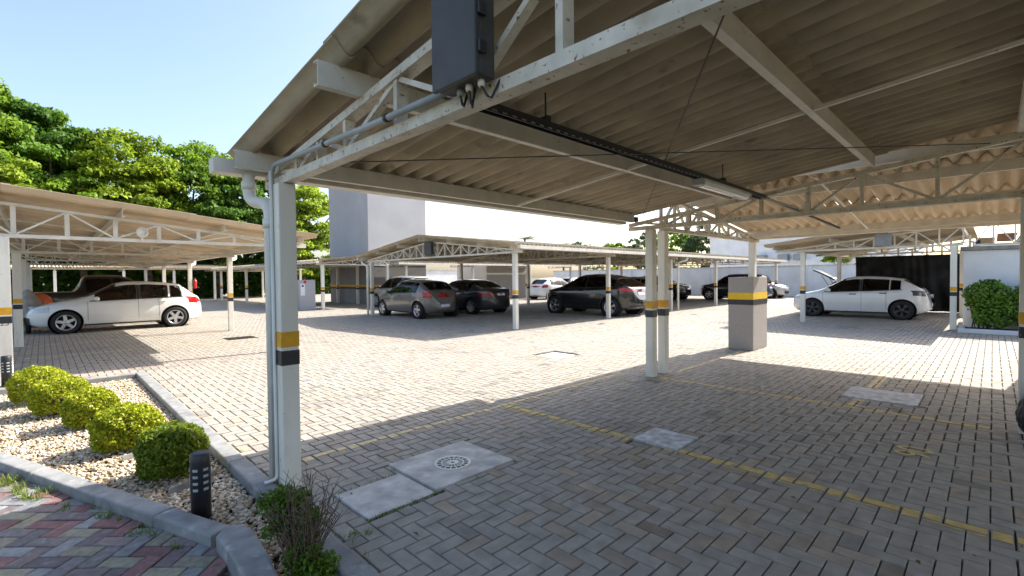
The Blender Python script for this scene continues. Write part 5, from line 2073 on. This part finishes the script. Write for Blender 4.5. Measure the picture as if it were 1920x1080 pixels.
sp_ = []
for k in range(60):  # along the slab edges
    q = rng.random()
    sp_.append((1.40 + .55 * q, 2.715 + rng.normal(0, .006), -.012, .012, .35))
for k in range(30):
    sp_.append((1.41 + .5 * rng.random(), 3.205 + rng.normal(0, .006), -.012, .012, .3))
for k in range(14):
    sp_.append((1.62 + .5 * rng.random(), 3.5 + .25 * rng.random(), -.014, .02, .2))
for k in range(30):
    sp_.append((1.2 + .02 * rng.random(), 2.3 + 2.4 * rng.random(), -.012, .02, .25))
for k in range(16):
    sp_.append((6.3 + .25 * rng.normal(), 3.68 + .06 * rng.normal(), -.012, .05, .6))
for k in range(14):
    sp_.append((9.72 + .15 * rng.normal(), 9.62 + .08 * rng.normal(), -.012, .06, .9))
sp_ += [(1.26, 2.62, 0, .03, 1.2), (1.33, 2.58, 0, .03, .8), (2.55, 3.44, -.01, .05, .8)]
tufts(sp_, "weeds", "short weeds and moss growing in the paving joints", .006, .028)
sp_ = []
for k in range(26):
    q = rng.random()
    p = kline(1.75 + .7 * q) + np.array([-.9386, -.345]) * (.03 + .12 * rng.random())
    sp_.append((p[0], p[1], -.004, .03, .7))
for k in range(14):
    p = kline(.15 + 1.4 * rng.random()) + np.array([-.9386, -.345]) * (.02 + .10 * rng.random())
    sp_.append((p[0], p[1], -.006, .02, .35))
tufts(sp_, "grass", "tufts of pale grass at the foot of the path kerb", .015, .06)


# fallen leaves
n = 220
P = np.stack([rng.uniform(1.3, 12, n), rng.uniform(-.5, 9, n), np.full(n, .006)], 1)
o = quads("fallen_leaves", leaf_quads(P, .035, np.tile([0, 0, 1.0], (n, 1)), 4.0, .5), leafmat("leaf_dry", (.10, .06, .025), (.24, .17, .06), .1), None, rng.random(n))
tag(o, "few dry leaves scattered over the paving", "leaves", kind="stuff")


# trees
def tree(label, loc, h, rad, lm, nclump, per, leaf, trunk=.25, cz=.62, squash=.8, group=None, kind="tree"):
    t = thing("tree", label, "tree", loc, 0, group)
    x, y, z = loc
    cen = np.array([x, y, z + h * cz])
    ext = np.array([rad, rad, h * (1 - cz)]) * 1.0
    d = unitv(nclump)
    d[:, 2] = np.abs(d[:, 2]) * np.where(rng.random(nclump) < .75, 1, -1)
    C = cen + d * ext * (.45 + .55 * rng.random((nclump, 1)) ** .5)
    Q, T_ = [], []
    for cc_ in C:
        rr = rad * (.16 + .16 * rng.random())
        n_ = int(per * (.6 + .8 * rng.random()))
        e = unitv(n_)
        e[:, 2] = np.where(e[:, 2] < -.3, -e[:, 2] * .5, e[:, 2])
        P = cc_ + e * (rr * (.55 + .45 * rng.random((n_, 1)))) * np.array([1.15, 1.15, .7])
        Q.append(leaf_quads(P, leaf, e + np.array([0, 0, .5]), .8, .6, .2))
        tb = np.clip(rng.normal(.5, .2), .1, .9)
        T_.append(np.clip(tb + rng.normal(0, .22, n_), 0, 1))
    quads("crown", np.concatenate(Q), lm, t, np.concatenate(T_))
    mb = MB()
    top = Vector((x, y, z + h * cz * .9))
    b0 = Vector((x, y, z - .1))
    mb.tube([b0, b0.lerp(top, .35) + Vector((.1, .05, 0)), b0.lerp(top, .7) + Vector((-.1, .1, 0)), top], [trunk * 1.3, trunk, trunk * .75, trunk * .4], 10)
    for k in range(min(9, nclump)):
        e = Vector(C[rng.integers(nclump)])
        s_ = b0.lerp(top, .45 + .5 * rng.random())
        mb.tube([s_, s_.lerp(e, .5) + Vector((0, 0, .2)), e], [trunk * .45, trunk * .28, trunk * .1], 6)
    mb.build("trunk", M_BARK, t)
    return t


G1 = "trees beyond the left carport"
tree("tallest broad tree at the left picture edge", (-4.5, 52, 0), 16.6, 5.6, L_TREE[0], 105, 240, .34, .4, .58, group=G1)
tree("tall dark tree standing second from the left edge", (.6, 53, 0), 15.2, 4.6, L_TREE[2], 90, 240, .34, .4, .58, group=G1)
tree("bright round-headed tree above the middle of the left carport roof", (5.2, 51, 0), 13.7, 4.4, L_TREE[1], 90, 240, .33, .35, .58, group=G1)
tree("olive tree rising left of the downpipe post", (9.8, 52, 0), 14.0, 4.8, L_TREE[0], 90, 240, .33, .35, .58, group=G1)
tree("dense green tree just behind the downpipe post", (14.2, 51, 0), 12.6, 4.2, L_TREE[2], 80, 240, .32, .33, .56, group=G1)
tree("bright tree between the downpipe post and the grey tower", (18.6, 49, 0), 10.9, 4.2, L_TREE[1], 80, 240, .32, .33, .54, group=G1)
tree("low feathery light green tree over the left end of the carport roof", (-2.6, 48.4, 0), 10.6, 3.3, L_TREE[3], 58, 210, .30, .25, .62, group=G1)
tree("low dark green tree behind the left carport lamp", (2.2, 48.6, 0), 9.4, 3.0, L_TREE[0], 58, 210, .30, .25, .6, group=G1)
tree("yellow-green tree low behind the left carport roof", (6.2, 48.8, 0), 9.6, 2.8, L_TREE[3], 58, 210, .30, .25, .6, group=G1)
tree("low shaded tree behind the end of the left carport", (11.2, 48.6, 0), 8.8, 3.0, L_TREE[2], 58, 210, .30, .25, .58, group=G1)
tree("low tree beside the grey tower's foot", (16.6, 46.5, 0), 7.6, 2.8, L_TREE[1], 52, 200, .29, .22, .58, group=G1)
# dark scrub closing the view under the trees
n = 15000
P = np.stack([rng.uniform(-14, 24, n), 49.3 + 1.6 * rng.random(n) ** 2, 3.9 * rng.random(n) ** 1.1], 1)
P[:, 2] += .4 * np.sin(P[:, 0] * 1.7)
o = quads("undergrowth", leaf_quads(P, .55, None, 0, .65), L_TREE[2], None, np.clip(rng.normal(.25, .2, n), 0, 1))
tag(o, "dark scrub closing the view under the trees on the left", "undergrowth", kind="stuff")

G2 = "trees beyond the boundary wall"
tree("small round tree beyond the boundary wall, first left of the twin posts", (47, 30.6, 0), 6.0, 2.1, L_TREE[1], 26, 120, .28, .15, .58, group=G2)
tree("dark tree beyond the boundary wall just left of the twin posts", (47, 27.4, 0), 6.6, 2.6, L_FAR, 30, 120, .28, .15, .58, group=G2)
tree("dark green tree seen between twin posts and white building", (47, 23.6, 0), 6.6, 2.8, L_TREE[0], 30, 130, .28, .16, .58, group=G2)
tree("dark tree touching the far white building", (47, 20.4, 0), 6.3, 2.7, L_FAR, 30, 130, .28, .16, .58, group=G2)
tree("pale thin tree far behind the middle carport ridge", (52, 38.5, 0), 6.3, 2.8, L_FAR, 22, 80, .26, .12, .6, group=G2)
tree("low yellow-green tree over the boundary wall by the right carport", (40, 7.3, 0), 3.3, 1.2, L_TREE[3], 20, 90, .2, .1, .6, group=G2)


def palm(label, loc, h):
    t = thing("palm_tree", label, "palm", loc)
    x, y, z = loc
    MB().tube([(x, y, -.1), (x + .1, y, h * .5), (x, y + .1, h)], [.16, .12, .1], 8).build("trunk", M_BARK, t)
    for k in range(16):
        a = 2 * math.pi * k / 16 + rng.random() * .3
        L_ = 1.5 + .5 * rng.random()
        el = .2 + .9 * rng.random()
        Q = []
        for i in range(14):
            q = i / 13
            for sg in (-1, 1):
                p = np.array([x + math.cos(a) * L_ * q, y + math.sin(a) * L_ * q, h + el * q * 1.2 - 1.5 * q * q])
                sd_ = np.array([-math.sin(a), math.cos(a), -.3]) * sg * (.38 * (1 - .6 * q))
                fw = np.array([math.cos(a), math.sin(a), 0]) * .06
                Q.append([p, p + fw, p + sd_ + fw * 3, p + sd_ + fw * 2])
        quads("frond", Q, L_FAR, t, rng.random(len(Q)))
    return t


palm("palm top showing over the right slope of the middle carport", (40, 38.2, 0), 6.0)
palm("smaller palm top over the middle carport ridge", (46, 37.5, 0), 5.4)
print("objects", len(bpy.data.objects))
